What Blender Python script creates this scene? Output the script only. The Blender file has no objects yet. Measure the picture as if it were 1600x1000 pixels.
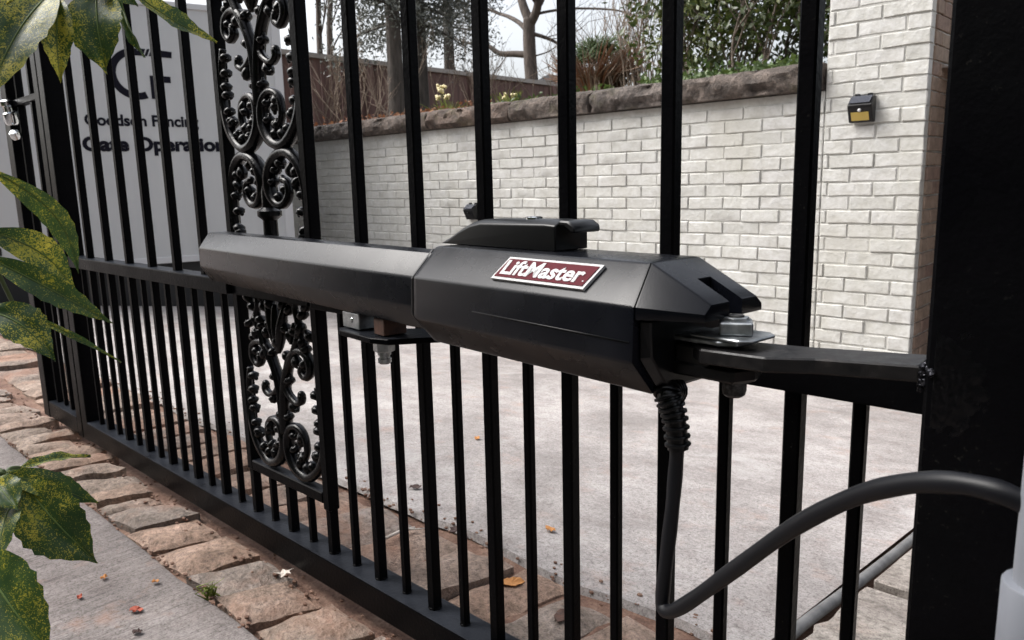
import bpy, bmesh, math, random
from mathutils import Vector, Matrix, noise
R = math.radians
rnd = random.Random(7)
scene = bpy.context.scene
col = scene.collection

# ---------------------------------------------------------------- camera
F_PX, YAW, PIT, ROL = 1182.5, -0.761345, -0.177747, -0.0240255
CAM = Vector((0.92535, -0.65575, 0.61114))
fw = Vector((math.sin(YAW)*math.cos(PIT), math.cos(YAW)*math.cos(PIT), math.sin(PIT)))
r0 = Vector((math.cos(YAW), -math.sin(YAW), 0)); u0 = r0.cross(fw)
rt = r0*math.cos(ROL) + u0*math.sin(ROL); up = -r0*math.sin(ROL) + u0*math.cos(ROL)
cam = bpy.data.cameras.new('camera'); co = bpy.data.objects.new('camera', cam); col.objects.link(co)
m = Matrix((rt, up, -fw)).transposed().to_4x4(); m.translation = CAM; co.matrix_world = m
cam.sensor_width = 36; cam.lens = 36*F_PX/1600; cam.clip_start = 0.02; cam.clip_end = 600
cam.dof.use_dof = True; cam.dof.focus_distance = 0.85; cam.dof.aperture_fstop = 18
scene.camera = co

# ---------------------------------------------------------------- world, sun, exposure
SUN_EL, SUN_AZ = 50.0, 236.0      # azimuth clockwise from +Y
w = bpy.data.worlds.new('World'); scene.world = w; w.use_nodes = True
wn = w.node_tree.nodes; wl = w.node_tree.links
sky = wn.new('ShaderNodeTexSky'); sky.sky_type = 'NISHITA'; sky.sun_disc = False
sky.sun_elevation = R(SUN_EL); sky.sun_rotation = R(SUN_AZ)
sky.air_density = 1.0; sky.dust_density = 6.0; sky.ozone_density = 1.0; sky.altitude = 0
hs = wn.new('ShaderNodeHueSaturation'); hs.inputs['Saturation'].default_value = 0.32
wl.new(sky.outputs[0], hs.inputs['Color']); wl.new(hs.outputs[0], wn['Background'].inputs['Color'])
wn['Background'].inputs['Strength'].default_value = 0.15
sun = bpy.data.lights.new('sun', 'SUN'); sun.energy = .9; sun.angle = R(40); sun.color = (1, .985, .965)
so = bpy.data.objects.new('sun', sun); col.objects.link(so)
sd = Vector((math.sin(R(SUN_AZ))*math.cos(R(SUN_EL)), math.cos(R(SUN_AZ))*math.cos(R(SUN_EL)), math.sin(R(SUN_EL))))
so.rotation_euler = sd.to_track_quat('Z', 'Y').to_euler(); so.location = (0, -3, 6)
vs = scene.view_settings
vs.view_transform = 'Standard'; vs.look = 'None'; vs.exposure = 1.15; vs.gamma = 1
scene.render.engine = 'CYCLES'

# ---------------------------------------------------------------- helpers
def ray(u, v):
    return fw + rt*((u-800)/F_PX) - up*((v-500)/F_PX)
def atY(u, v, Y):
    d = ray(u, v); return CAM + d*((Y-CAM.y)/d.y)
def atZ(u, v, Z):
    d = ray(u, v); return CAM + d*((Z-CAM.z)/d.z)
def atD(u, v, D):
    d = ray(u, v); return CAM + d.normalized()*D

ORG = {}
def link(o, parent, org):
    col.objects.link(o)
    if parent: o.parent = parent
    ORG[o.name] = Vector(org); return o
def empty(name, loc, label, cat, group=None, kind=None):
    o = bpy.data.objects.new(name, None); o.empty_display_size = .05
    o.location = loc; link(o, None, loc); return tag(o, label, cat, group, kind)
def tag(o, label=None, cat=None, group=None, kind=None):
    if label: o['label'] = label
    if cat: o['category'] = cat
    if group: o['group'] = group
    if kind: o['kind'] = kind
    return o
def obj(name, vf, mat, parent=None, smooth=False, org=None, auto=None):
    """vf = (verts, faces) in world coordinates"""
    vs_, fs = vf
    base = ORG[parent.name] if parent else (Vector(org) if org is not None else Vector((0, 0, 0)))
    me = bpy.data.meshes.new(name)
    me.from_pydata([Vector(v)-base for v in vs_], [], fs); me.update()
    me.materials.append(mat)
    if smooth:
        me.polygons.foreach_set('use_smooth', [True]*len(me.polygons))
        if auto: me.set_sharp_from_angle(angle=R(auto))
    o = bpy.data.objects.new(name, me)
    if not parent: o.location = base
    return link(o, parent, base)
def inst(name, me, parent, loc, rot=(0, 0, 0), sc=(1, 1, 1)):
    o = bpy.data.objects.new(name, me)
    base = ORG[parent.name] if parent else Vector((0, 0, 0))
    o.location = Vector(loc)-base; o.rotation_euler = rot; o.scale = sc
    return link(o, parent, loc)
def cat_(*parts):
    V, Fc = [], []
    for v, f in parts:
        n = len(V); V += list(v); Fc += [tuple(i+n for i in q) for q in f]
    return V, Fc
def from_bm(bm):
    bm.verts.ensure_lookup_table(); bm.verts.index_update()
    r = ([v.co.copy() for v in bm.verts], [tuple(v.index for v in f.verts) for f in bm.faces]); bm.free(); return r
def to_bm(vf):
    bm = bmesh.new(); vs_ = [bm.verts.new(v) for v in vf[0]]
    for f in vf[1]:
        try: bm.faces.new([vs_[i] for i in f])
        except ValueError: pass
    bmesh.ops.recalc_face_normals(bm, faces=bm.faces[:]); return bm
def bevel(vf, b, seg=1, ang=25):
    bm = to_bm(vf); bm.normal_update()
    ed = [e for e in bm.edges if len(e.link_faces) == 2 and e.calc_face_angle(0) > R(ang)]
    bmesh.ops.bevel(bm, geom=ed, offset=b, segments=seg, affect='EDGES', profile=.6, clamp_overlap=True)
    return from_bm(bm)
def box(c, s, b=0, seg=1, M=None):
    c = Vector(c); h = Vector(s)/2
    V = [Vector((x*h.x, y*h.y, z*h.z)) for z in (-1, 1) for y in (-1, 1) for x in (-1, 1)]
    Fc = [(0, 2, 3, 1), (4, 5, 7, 6), (0, 1, 5, 4), (2, 6, 7, 3), (0, 4, 6, 2), (1, 3, 7, 5)]
    vf = (V, Fc)
    if b: vf = bevel(vf, b, seg)
    return ([(M @ v if M else v)+c for v in vf[0]], vf[1])
def boxmm(a, b_, bv=0, seg=1):
    a, b_ = Vector(a), Vector(b_); return box((a+b_)/2, b_-a, bv, seg)
def smoothpath(pts, n=6):
    P = [Vector(p) for p in pts]; out = []
    for i in range(len(P)-1):
        p0 = P[max(i-1, 0)]; p1 = P[i]; p2 = P[i+1]; p3 = P[min(i+2, len(P)-1)]
        for k in range(n):
            t = k/n
            out.append(.5*((2*p1)+(p2-p0)*t+(2*p0-5*p1+4*p2-p3)*t*t+(3*p1-p0-3*p2+p3)*t**3))
    out.append(P[-1]); return out
def tube(pts, rad, n=8, flat=None):
    """tube along pts; rad number, list or function of t"""
    P = [Vector(p) for p in pts]; L = len(P); V, Fc = [], []
    t = (P[1]-P[0]).normalized()
    nrm = t.orthogonal().normalized()
    if flat is not None:
        nrm = (Vector(flat)-t*Vector(flat).dot(t)).normalized()
    for i in range(L):
        tn = (P[min(i+1, L-1)]-P[max(i-1, 0)])
        tn = tn.normalized() if tn.length > 1e-9 else t
        nrm = (nrm-tn*nrm.dot(tn)).normalized(); bi = tn.cross(nrm)
        r = rad(i/(L-1)) if callable(rad) else (rad[i] if isinstance(rad, (list, tuple)) else rad)
        for k in range(n):
            a = 2*math.pi*(k+.5)/n
            V.append(P[i]+nrm*math.cos(a)*r+bi*math.sin(a)*r)
    for i in range(L-1):
        for k in range(n):
            Fc.append((i*n+k, i*n+(k+1) % n, (i+1)*n+(k+1) % n, (i+1)*n+k))
    Fc.append(tuple(range(n-1, -1, -1))); Fc.append(tuple((L-1)*n+k for k in range(n)))
    return V, Fc
def ball(c, r, n=8, m_=5, sq=(1, 1, 1)):
    V, Fc = [], []; c = Vector(c)
    for j in range(1, m_):
        a = math.pi*j/m_
        for k in range(n):
            b = 2*math.pi*k/n
            V.append(c+Vector((r*sq[0]*math.sin(a)*math.cos(b), r*sq[1]*math.sin(a)*math.sin(b), r*sq[2]*math.cos(a))))
    for j in range(m_-2):
        for k in range(n):
            Fc.append((j*n+k, (j+1)*n+k, (j+1)*n+(k+1) % n, j*n+(k+1) % n))
    t = len(V); V += [c+Vector((0, 0, r*sq[2])), c-Vector((0, 0, r*sq[2]))]
    for k in range(n):
        Fc.append((t, k, (k+1) % n)); Fc.append((t+1, (m_-2)*n+(k+1) % n, (m_-2)*n+k))
    return V, Fc
def lathe(prof, c, axis, n=16):
    """prof list of (r, h) along axis"""
    c = Vector(c); ax = Vector(axis).normalized(); e1 = ax.orthogonal().normalized(); e2 = ax.cross(e1)
    V, Fc = [], []
    for r, h in prof:
        for k in range(n):
            a = 2*math.pi*k/n; V.append(c+ax*h+(e1*math.cos(a)+e2*math.sin(a))*r)
    for i in range(len(prof)-1):
        for k in range(n): Fc.append((i*n+k, i*n+(k+1) % n, (i+1)*n+(k+1) % n, (i+1)*n+k))
    Fc.append(tuple(range(n-1, -1, -1))); Fc.append(tuple((len(prof)-1)*n+k for k in range(n)))
    return V, Fc
def loft(secs):
    n = len(secs[0]); V = [Vector(p) for s in secs for p in s]; Fc = []
    for i in range(len(secs)-1):
        for k in range(n): Fc.append((i*n+k, i*n+(k+1) % n, (i+1)*n+(k+1) % n, (i+1)*n+k))
    Fc.append(tuple(range(n-1, -1, -1))); Fc.append(tuple((len(secs)-1)*n+k for k in range(n)))
    return V, Fc
def prism(poly, o, ex, ey, ez, t):
    """poly in (ex,ey), extruded by t along ez"""
    o, ex, ey, ez = Vector(o), Vector(ex), Vector(ey), Vector(ez); n = len(poly)
    V = [o+ex*x+ey*y for x, y in poly]+[o+ex*x+ey*y+ez*t for x, y in poly]
    Fc = [tuple(range(n-1, -1, -1)), tuple(range(n, 2*n))]+[(k, (k+1) % n, n+(k+1) % n, n+k) for k in range(n)]
    return V, Fc
def text(s, size, o, ex, ey, ez, depth, bold=0.0, align='LEFT', width=None, shear=0.0):
    cu = bpy.data.curves.new('lettering', 'FONT'); cu.body = s; cu.size = size; cu.extrude = depth; cu.offset = bold
    cu.align_x = align; cu.resolution_u = 4; cu.shear = shear
    ob = bpy.data.objects.new('lettering', cu); col.objects.link(ob)
    dg = bpy.context.evaluated_depsgraph_get()
    me = bpy.data.meshes.new_from_object(ob.evaluated_get(dg)); bpy.data.objects.remove(ob)
    o, ex, ey, ez = Vector(o), Vector(ex), Vector(ey), Vector(ez)
    xs = [v.co.x for v in me.vertices]; sx = (width/(max(xs)-min(xs))) if width else 1
    V = [o+ex*(v.co.x*sx)+ey*v.co.y+ez*v.co.z for v in me.vertices]; Fc = [tuple(p.vertices) for p in me.polygons]
    bpy.data.meshes.remove(me); return V, Fc

# ---------------------------------------------------------------- materials
def mat(name, base, rough=.5, metal=0.0, spec=.5, coat=0.0):
    m_ = bpy.data.materials.new(name); m_.use_nodes = True
    b = m_.node_tree.nodes['Principled BSDF']
    b.inputs['Base Color'].default_value = (*base, 1); b.inputs['Roughness'].default_value = rough
    b.inputs['Metallic'].default_value = metal; b.inputs['Specular IOR Level'].default_value = spec
    b.inputs['Coat Weight'].default_value = coat
    return m_
class NT:
    def __init__(s, m_):
        s.t = m_.node_tree; s.n = s.t.nodes; s.l = s.t.links; s.b = s.n['Principled BSDF']
        s.tc = s.n.new('ShaderNodeTexCoord'); s.geo = s.n.new('ShaderNodeNewGeometry'); s.oi = s.n.new('ShaderNodeObjectInfo')
    def pos(s, sc=(1, 1, 1), world=True, seed=False):
        mp = s.n.new('ShaderNodeMapping'); mp.inputs['Scale'].default_value = sc
        s.l.new(s.geo.outputs['Position'] if world else s.tc.outputs['Object'], mp.inputs['Vector'])
        if seed:
            ml = s.n.new('ShaderNodeVectorMath'); ml.operation = 'SCALE'; ml.inputs[0].default_value = (17, 31, 23)
            s.l.new(s.oi.outputs['Random'], ml.inputs['Scale']); s.l.new(ml.outputs[0], mp.inputs['Location'])
        return mp.outputs[0]
    def noise(s, vec, scale, detail=4, rough=.55, dist=0):
        n = s.n.new('ShaderNodeTexNoise'); n.inputs['Scale'].default_value = scale; n.inputs['Detail'].default_value = detail
        n.inputs['Roughness'].default_value = rough; n.inputs['Distortion'].default_value = dist
        s.l.new(vec, n.inputs['Vector']); return n.outputs['Fac']
    def voro(s, vec, scale, feature='F1', out='Distance', rand=1):
        n = s.n.new('ShaderNodeTexVoronoi'); n.feature = feature; n.inputs['Scale'].default_value = scale
        n.inputs['Randomness'].default_value = rand
        s.l.new(vec, n.inputs['Vector']); return n.outputs[out]
    def ramp(s, fac, stops, interp='LINEAR'):
        r = s.n.new('ShaderNodeValToRGB'); e = r.color_ramp.elements; r.color_ramp.interpolation = interp
        while len(e) < len(stops): e.new(.5)
        for i, (p, c) in enumerate(stops):
            e[i].position = p; e[i].color = (*c, 1) if not isinstance(c, (int, float)) else (c, c, c, 1)
        s.l.new(fac, r.inputs[0]); return r.outputs[0]
    def mix(s, fac, a, b, mode='MIX'):
        n = s.n.new('ShaderNodeMix'); n.data_type = 'RGBA'; n.blend_type = mode
        for sock, val in ((n.inputs[0], fac), (n.inputs[6], a), (n.inputs[7], b)):
            if isinstance(val, (int, float)): sock.default_value = val
            elif isinstance(val, tuple): sock.default_value = (*val, 1)
            else: s.l.new(val, sock)
        return n.outputs[2]
    def math(s, op, a, b=0.0):
        n = s.n.new('ShaderNodeMath'); n.operation = op
        for sock, val in ((n.inputs[0], a), (n.inputs[1], b)):
            if isinstance(val, (int, float)): sock.default_value = val
            else: s.l.new(val, sock)
        return n.outputs[0]
    def bump(s, h, strength, dist, prev=None):
        n = s.n.new('ShaderNodeBump'); n.inputs['Strength'].default_value = strength; n.inputs['Distance'].default_value = dist
        s.l.new(h, n.inputs['Height'])
        if prev: s.l.new(prev, n.inputs['Normal'])
        s.l.new(n.outputs[0], s.b.inputs['Normal']); return n.outputs[0]
    def col(s, c): s.l.new(c, s.b.inputs['Base Color'])
    def rough(s, c): s.l.new(c, s.b.inputs['Roughness'])

def m_iron(name='black_gate_paint', spec=.035, ro=(.25, .42)):
    m_ = mat(name, (.003, .003, .0035), .3, 0, spec); t = NT(m_); p = t.pos()
    n1 = t.noise(p, 160, 4); n2 = t.noise(p, 9, 5)
    sp = t.ramp(t.noise(p, 300, 2), [(.0, 0), (.67, 0), (.73, 1)])
    dust = t.math('MULTIPLY', sp, t.ramp(n2, [(.45, 0), (.7, .5)]))
    t.col(t.mix(dust, t.ramp(n2, [(.3, (.002, .002, .0026)), (.75, (.0035, .0035, .004))]), (.05, .048, .042)))
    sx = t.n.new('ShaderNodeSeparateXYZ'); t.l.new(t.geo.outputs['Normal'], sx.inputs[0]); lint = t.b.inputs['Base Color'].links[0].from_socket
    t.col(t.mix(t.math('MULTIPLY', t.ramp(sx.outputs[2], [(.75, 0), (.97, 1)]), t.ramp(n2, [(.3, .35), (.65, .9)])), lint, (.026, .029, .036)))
    t.rough(t.ramp(n2, [(.3, ro[0]), (.7, ro[1])])); t.bump(n1, .2, .003); return m_
def m_plastic():
    m_ = mat('dark_grey_plastic', (.022, .023, .028), .3, 0, .28); t = NT(m_); p = t.pos()
    n = t.noise(p, 900, 2); d = t.noise(p, 14, 5)
    t.col(t.ramp(d, [(.3, (.0026, .003, .005)), (.75, (.005, .0058, .009))]))
    t.rough(t.ramp(d, [(.3, .22), (.7, .32)])); t.bump(n, .15, .0006); return m_
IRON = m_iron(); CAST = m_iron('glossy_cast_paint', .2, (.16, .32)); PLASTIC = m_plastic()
BLACKPL = mat('black_plastic', (.0025, .0027, .0035), .33, 0, .35)
RUBBER = mat('black_rubber', (.0045, .005, .007), .45, 0, .3)
def m_zinc():
    m_ = mat('zinc_steel', (.42, .44, .46), .38, 1); t = NT(m_); p = t.pos()
    t.col(t.ramp(t.noise(p, 90, 4), [(.3, (.25, .27, .28)), (.7, (.55, .57, .58))])); t.rough(t.ramp(t.noise(p, 60, 3), [(.3, .28), (.7, .55)])); return m_
ZINC = m_zinc()
CHROME = mat('chrome', (.75, .78, .8), .15, 1)
def m_bracket():
    m_ = mat('painted_bracket_steel', (.05, .04, .04), .5); t = NT(m_); p = t.pos()
    n = t.noise(p, 70, 6, .65)
    t.col(t.ramp(n, [(.35, (.003, .003, .004)), (.6, (.008, .0065, .0065)), (.75, (.04, .033, .031))]))
    t.rough(t.ramp(n, [(.3, .35), (.7, .6)])); t.bump(n, .25, .002); return m_
BRKT = m_bracket()
WELD = mat('weld_metal', (.3, .3, .33), .35, .9); t = NT(WELD); t.col(t.ramp(t.noise(t.pos(), 220, 4), [(.5, (.012, .012, .015)), (.72, (.22, .22, .25))]))
def m_rust():
    m_ = mat('brown_primer', (.16, .06, .035), .7); t = NT(m_)
    t.col(t.ramp(t.noise(t.pos(), 120, 4), [(.3, (.05, .025, .018)), (.7, (.12, .055, .035))])); return m_
RUST = m_rust()
RED = mat('logo_red', (.085, .0015, .009), .6, 0, .12); WHITEP = mat('white_print', (.55, .55, .55), .5, 0, .2)
def m_pvc():
    m_ = mat('grey_conduit', (.42, .44, .48), .4); t = NT(m_); t.col(t.ramp(t.noise(t.pos((1, 1, .3)), 40, 4), [(.3, (.19, .202, .23)), (.7, (.26, .274, .30))])); return m_
PVC = m_pvc(); PVC2 = mat('conduit_coupling', (.185, .197, .225), .45)

def m_brickpaint(name, tints, joint=False):
    m_ = mat(name, (.7, .69, .66), .55); t = NT(m_); p = t.pos(); ps = t.pos((1, 1, 1), True, True)
    big = t.noise(p, 1.3, 4); fine = t.noise(ps, 55, 6, .65); mid = t.noise(ps, 17, 4)
    base = t.ramp(t.oi.outputs['Random'] if not joint else big, [(0, tints[0]), (.5, tints[1]), (1, tints[2])])
    grime = t.ramp(t.math('MULTIPLY', mid, fine), [(.16, (.82, .81, .78)), (.34, (1, 1, 1))])
    c = t.mix(1.0, base, grime, 'MULTIPLY')
    st = t.ramp(t.noise(t.pos((1, 1, .35)), 3.1, 5, .6), [(.5, 0), (.72, .55)])
    c = t.mix(st, c, (.40, .385, .335))
    t.col(c); t.rough(t.ramp(mid, [(.3, .42), (.7, .68)]))
    b = t.bump(mid, .5, .012); t.bump(fine, .55, .004, b); return m_
BRICK = m_brickpaint('white_painted_brick', [(.47, .468, .448), (.54, .538, .515), (.505, .50, .485)])
JOINT = m_brickpaint('white_painted_mortar', [(.45, .446, .425), (.52, .516, .49), (.485, .48, .46)], True)
def m_tanbrick():
    m_ = mat('tan_brick', (.3, .22, .16), .85); t = NT(m_); p = t.pos(); ps = t.pos((1, 1, 1), True, True)
    n = t.noise(ps, 22, 6, .7)
    base = t.ramp(t.oi.outputs['Random'], [(0, (.26, .19, .15)), (.5, (.33, .25, .19)), (1, (.24, .16, .13))])
    t.col(t.mix(1, base, t.ramp(n, [(.3, (.6, .58, .55)), (.7, (1.1, 1.1, 1.1))]), 'MULTIPLY')); t.bump(n, .5, .006); return m_
TANB = m_tanbrick(); TANJ = mat('tan_mortar', (.22, .18, .14), .9)
def m_stone(name, cs, sc=1.0, bumpd=.012, moss=0.0, grain=60):
    m_ = mat(name, cs[1], .85); t = NT(m_); ps = t.pos((1, 1, 1), True, True)
    a = t.noise(ps, 9*sc, 6, .65); b = t.noise(ps, grain*sc, 5, .7); v = t.voro(ps, 34*sc)
    base = t.ramp(a, [(.28, cs[0]), (.5, cs[1]), (.72, cs[2])])
    base = t.mix(1, base, t.ramp(t.math('ADD', t.math('MULTIPLY', b, .6), t.math('MULTIPLY', t.noise(ps, 210*sc, 3, .7), .4)), [(.36, (.35, .34, .33)), (.5, (1, 1, 1)), (.64, (1.5, 1.47, 1.45))]), 'MULTIPLY')
    tint = t.ramp(t.oi.outputs['Random'], [(0, (.78, .77, .78)), (.35, (1.0, .92, .86)), (.65, (1.08, .86, .74)), (1, (.9, .86, .84))])
    base = t.mix(1, base, tint, 'MULTIPLY')
    if moss:
        base = t.mix(t.ramp(t.noise(ps, 5*sc, 5, .6), [(.58, 0), (.72, moss)]), base, (.09, .085, .03))
    st2 = t.ramp(t.noise(t.pos(), 3.2, 5, .7), [(.50, 0), (.64, .6)])
    if sc > 1.5: base = t.mix(st2, base, (.30, .155, .10))
    t.col(base); bb = t.bump(a, .9, bumpd); t.bump(b, .9, bumpd*.45, bb); return m_
COBBLE = m_stone('sandstone_sett', [(.13, .105, .086), (.255, .212, .18), (.38, .33, .295)], 1.6, .014, 0, 55)
COPING = m_stone('rough_coping_stone', [(.042, .036, .032), (.10, .086, .077), (.20, .175, .158)], 1.3, .05, .4, 28)
def m_concrete(name, cs, streak=(1, 1, 1), rust=.25, sk=1.0):
    m_ = mat(name, cs[1], .85); t = NT(m_); p = t.pos(); ps = t.pos(streak)
    a = t.noise(p, 2.2, 6, .62); b = t.noise(p, 130, 4, .7); s_ = t.noise(ps, 60, 4, .6); mdm = t.noise(p, 14, 6, .65)
    base = t.ramp(a, [(.38, cs[0]), (.5, cs[1]), (.62, cs[2])])
    base = t.mix(1, base, t.ramp(mdm, [(.30, (.80, .77, .76)), (.5, (1, 1, 1)), (.7, (1.12, 1.11, 1.10))]), 'MULTIPLY')
    base = t.mix(1, base, t.ramp(b, [(.3, (.6, .59, .58)), (.5, (1, 1, 1)), (.7, (1.22, 1.22, 1.22))]), 'MULTIPLY')
    base = t.mix(1, base, t.ramp(s_, [(.36, (1-.34*sk, 1-.35*sk, 1-.36*sk)), (.5, (1, 1, 1)), (.66, (1+.15*sk, 1+.15*sk, 1+.15*sk))]), 'MULTIPLY')
    fl = t.noise(p, 330, 2); base = t.mix(1, base, t.ramp(fl, [(.34, (.55, .53, .52)), (.44, (1, 1, 1)), (.62, (1, 1, 1)), (.7, (1.25, 1.25, 1.25))]), 'MULTIPLY')
    base = t.mix(t.ramp(t.noise(p, 7.5, 5, .7), [(.56, 0), (.70, rust)]), base, (.34, .19, .13))
    # pale bloom patches of lime on the slab
    base = t.mix(t.ramp(t.noise(t.pos((1, .7, 1)), 2.3, 7, .72, .8), [(.55, 0), (.68, .6)]), base, (.50, .485, .475) if rust < .4 else (.30, .275, .265))
    base = t.mix(t.ramp(t.noise(t.pos((.8, 1.3, 1)), 1.7, 7, .68, 1.1), [(.52, 0), (.66, .45)]), base, (.15, .135, .128) if rust < .4 else (.12, .105, .1))
    pits = t.ramp(t.voro(p, 42), [(.03, 1), (.075, 0)])
    pm = t.math('MULTIPLY', pits, t.ramp(t.noise(p, 6, 3), [(.5, 0), (.6, .8)]))
    base = t.mix(pm, base, (.12, .10, .09))
    t.col(base); bb = t.bump(t.math('ADD', s_, t.math('MULTIPLY', mdm, .6)), .5, .004); t.bump(b, .5, .0025, bb); return m_
DRIVE = m_concrete('driveway_concrete', [(.27, .248, .239), (.335, .31, .30), (.40, .374, .363)], (1, 1, 1), .3, .3)
WALK = m_concrete('broomed_concrete', [(.165, .143, .137), (.215, .189, .18), (.265, .237, .228)], (7, .25, 1), .45)
SLAB = m_concrete('pale_slab_concrete', [(.26, .23, .205), (.31, .28, .25), (.37, .335, .305)], (1, 1, 1), .2)
def m_soil():
    m_ = mat('red_soil', (.2, .11, .075), .95); t = NT(m_); p = t.pos(); a = t.noise(p, 12, 6, .7); b = t.noise(p, 150, 4, .7)
    c = t.ramp(a, [(.3, (.10, .055, .04)), (.5, (.20, .115, .082)), (.7, (.30, .20, .15))])
    t.col(t.mix(1, c, t.ramp(b, [(.3, (.55, .52, .5)), (.7, (1.2, 1.2, 1.2))]), 'MULTIPLY')); bb = t.bump(a, .6, .01); t.bump(b, .8, .004, bb); return m_
SOIL = m_soil()
def m_bed():
    m_ = mat('garden_soil', (.1, .07, .05), .95); t = NT(m_); p = t.pos(); a = t.noise(p, 2.5, 6, .7); b = t.noise(p, 26, 5, .7)
    t.col(t.mix(t.ramp(a, [(.4, 0), (.62, 1)]), t.ramp(b, [(.3, (.05, .035, .025)), (.7, (.19, .10, .06))]), t.ramp(b, [(.3, (.03, .045, .015)), (.7, (.09, .11, .035))]))); t.bump(b, 1, .04); return m_
BED = m_bed()
def m_trailer():
    m_ = mat('grey_trailer_skin', (.30, .30, .325), .4); t = NT(m_); p = t.pos()
    n = t.noise(t.pos((1, 1, .2)), 3, 5, .6); t.col(t.ramp(n, [(.3, (.46, .465, .47)), (.7, (.52, .525, .525))])); t.rough(t.ramp(t.noise(p, 8, 4), [(.3, .3), (.7, .5)])); return m_
TRAILER = m_trailer(); TRIM = mat('pale_trim', (.55, .55, .56), .4); SIGNINK = mat('sign_ink', (.008, .008, .014), .7, 0, .1)
DARKMET_SHADE = mat('dark_underframe_and_shade', (.006, .006, .007), .6); TYRE = mat('tyre_rubber', (.012, .012, .012), .8)
RIM = mat('steel_rim', (.3, .3, .31), .4, .8)
def m_bark(name, c0, c1, sc=1):
    m_ = mat(name, c0, .9); t = NT(m_); n = t.noise(t.pos((1, 1, .22)), 16*sc, 6, .65)
    t.col(t.ramp(n, [(.32, c0), (.68, c1)])); t.bump(n, .8, .03); return m_
BARK = m_bark('grey_brown_bark', (.04, .032, .027), (.115, .093, .08)); BARK2 = m_bark('dark_bark', (.03, .026, .022), (.1, .085, .075)); TWIG = m_bark('pale_twig', (.16, .12, .09), (.34, .27, .21), 3)
def m_fol(name, c0, c1, c2, sc=1.0, rough=.5):
    m_ = mat(name, c1, rough); t = NT(m_); p = t.pos(); n = t.noise(p, 2.2*sc, 4); f = t.noise(p, 30*sc, 2)
    c = t.ramp(t.math('ADD', t.math('MULTIPLY', n, .5), t.math('MULTIPLY', f, .5)), [(.33, c0), (.5, c1), (.67, c2)]); t.col(c)
    t.b.inputs['Transmission Weight'].default_value = 0; t.b.inputs['Subsurface Weight'].default_value = 0
    tr = t.n.new('ShaderNodeBsdfTranslucent'); mx = t.n.new('ShaderNodeMixShader'); mx.inputs[0].default_value = .25
    t.l.new(c, tr.inputs[0]); t.l.new(t.b.outputs[0], mx.inputs[1]); t.l.new(tr.outputs[0], mx.inputs[2])
    t.l.new(mx.outputs[0], t.n['Material Output'].inputs[0]); return m_
FOL_CON = m_fol('conifer_needles', (.05, .056, .048), (.10, .108, .095), (.18, .19, .172), .6)
FOL_SHR = m_fol('laurel_leaves', (.02, .035, .01), (.055, .08, .02), (.15, .15, .035), 1.2, .35)
FOL_IVY = m_fol('ground_ivy', (.025, .05, .012), (.06, .10, .025), (.12, .17, .04), 2)
FOL_GRS = m_fol('yellow_green_blades', (.10, .13, .015), (.2, .24, .03), (.32, .32, .06), 3)
FOL_DRY = m_fol('dry_stalks', (.12, .075, .05), (.24, .16, .11), (.4, .31, .24), 3, .8)
FOL_LIT = m_fol('red_brown_litter', (.09, .035, .018), (.22, .085, .04), (.38, .22, .12), 5, .8)
FLOWER = mat('cream_petals', (.72, .62, .36), .6)
def m_fence():
    m_ = mat('brown_fence_board', (.1, .06, .05), .85); t = NT(m_); n = t.noise(t.pos((1, 1, .15)), 14, 5, .6)
    c = t.ramp(t.oi.outputs['Random'], [(0, (.13, .075, .066)), (1, (.18, .108, .096))]); t.col(t.mix(1, c, t.ramp(n, [(.3, (.6, .6, .6)), (.7, (1.2, 1.2, 1.2))]), 'MULTIPLY')); return m_
FENCE = m_fence(); RAILW = mat('weathered_pale_wood', (.36, .33, .31), .8)
def m_aucuba():
    m_ = mat('spotted_leaf', (.03, .06, .015), .35, 0, .35, .0); t = NT(m_)
    ps = t.pos((1, 1, 1), False, True)
    wv = t.n.new('ShaderNodeVectorMath'); wv.operation = 'ADD'
    wn_ = t.n.new('ShaderNodeTexNoise'); wn_.inputs['Scale'].default_value = 260; t.l.new(ps, wn_.inputs['Vector'])
    ws = t.n.new('ShaderNodeVectorMath'); ws.operation = 'SCALE'; ws.inputs['Scale'].default_value = .012; t.l.new(wn_.outputs['Color'], ws.inputs[0])
    t.l.new(ps, wv.inputs[0]); t.l.new(ws.outputs[0], wv.inputs[1]); pw = wv.outputs[0]
    sp = t.voro(pw, 460); sp2 = t.voro(pw, 150); n = t.noise(ps, 55, 4, .6); nb = t.noise(ps, 30, 3)
    den = t.ramp(t.oi.outputs['Random'], [(0, .36), (.5, .52), (1, .66)])
    lim = t.math('MULTIPLY', den, t.ramp(nb, [(.34, .35), (.62, 1.1)]))
    spots = t.math('LESS_THAN', sp, lim); sp_b = t.math('LESS_THAN', sp2, t.ramp(nb, [(.45, .0), (.7, .42)]))
    amt = t.math('MAXIMUM', t.math('MULTIPLY', spots, .8), sp_b)
    green = t.ramp(nb, [(.3, (.02, .048, .016)), (.7, (.06, .11, .026))])
    yel = t.ramp(n, [(.3, (.26, .26, .025)), (.7, (.55, .47, .07))])
    t.col(t.mix(amt, green, yel)); t.rough(t.ramp(n, [(.3, .34), (.7, .5)]))
    t.bump(t.noise(ps, 90, 3), .3, .002)
    c = t.b.inputs['Base Color'].links[0].from_socket
    tr = t.n.new('ShaderNodeBsdfTranslucent'); mx = t.n.new('ShaderNodeMixShader'); mx.inputs[0].default_value = .22
    t.l.new(c, tr.inputs[0]); t.l.new(t.b.outputs[0], mx.inputs[1]); t.l.new(tr.outputs[0], mx.inputs[2])
    t.l.new(mx.outputs[0], t.n['Material Output'].inputs[0]); return m_
LEAF = m_aucuba(); RIB = mat('leaf_midrib', (.10, .15, .03), .45); STEM = mat('green_stem', (.06, .09, .025), .5)
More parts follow.
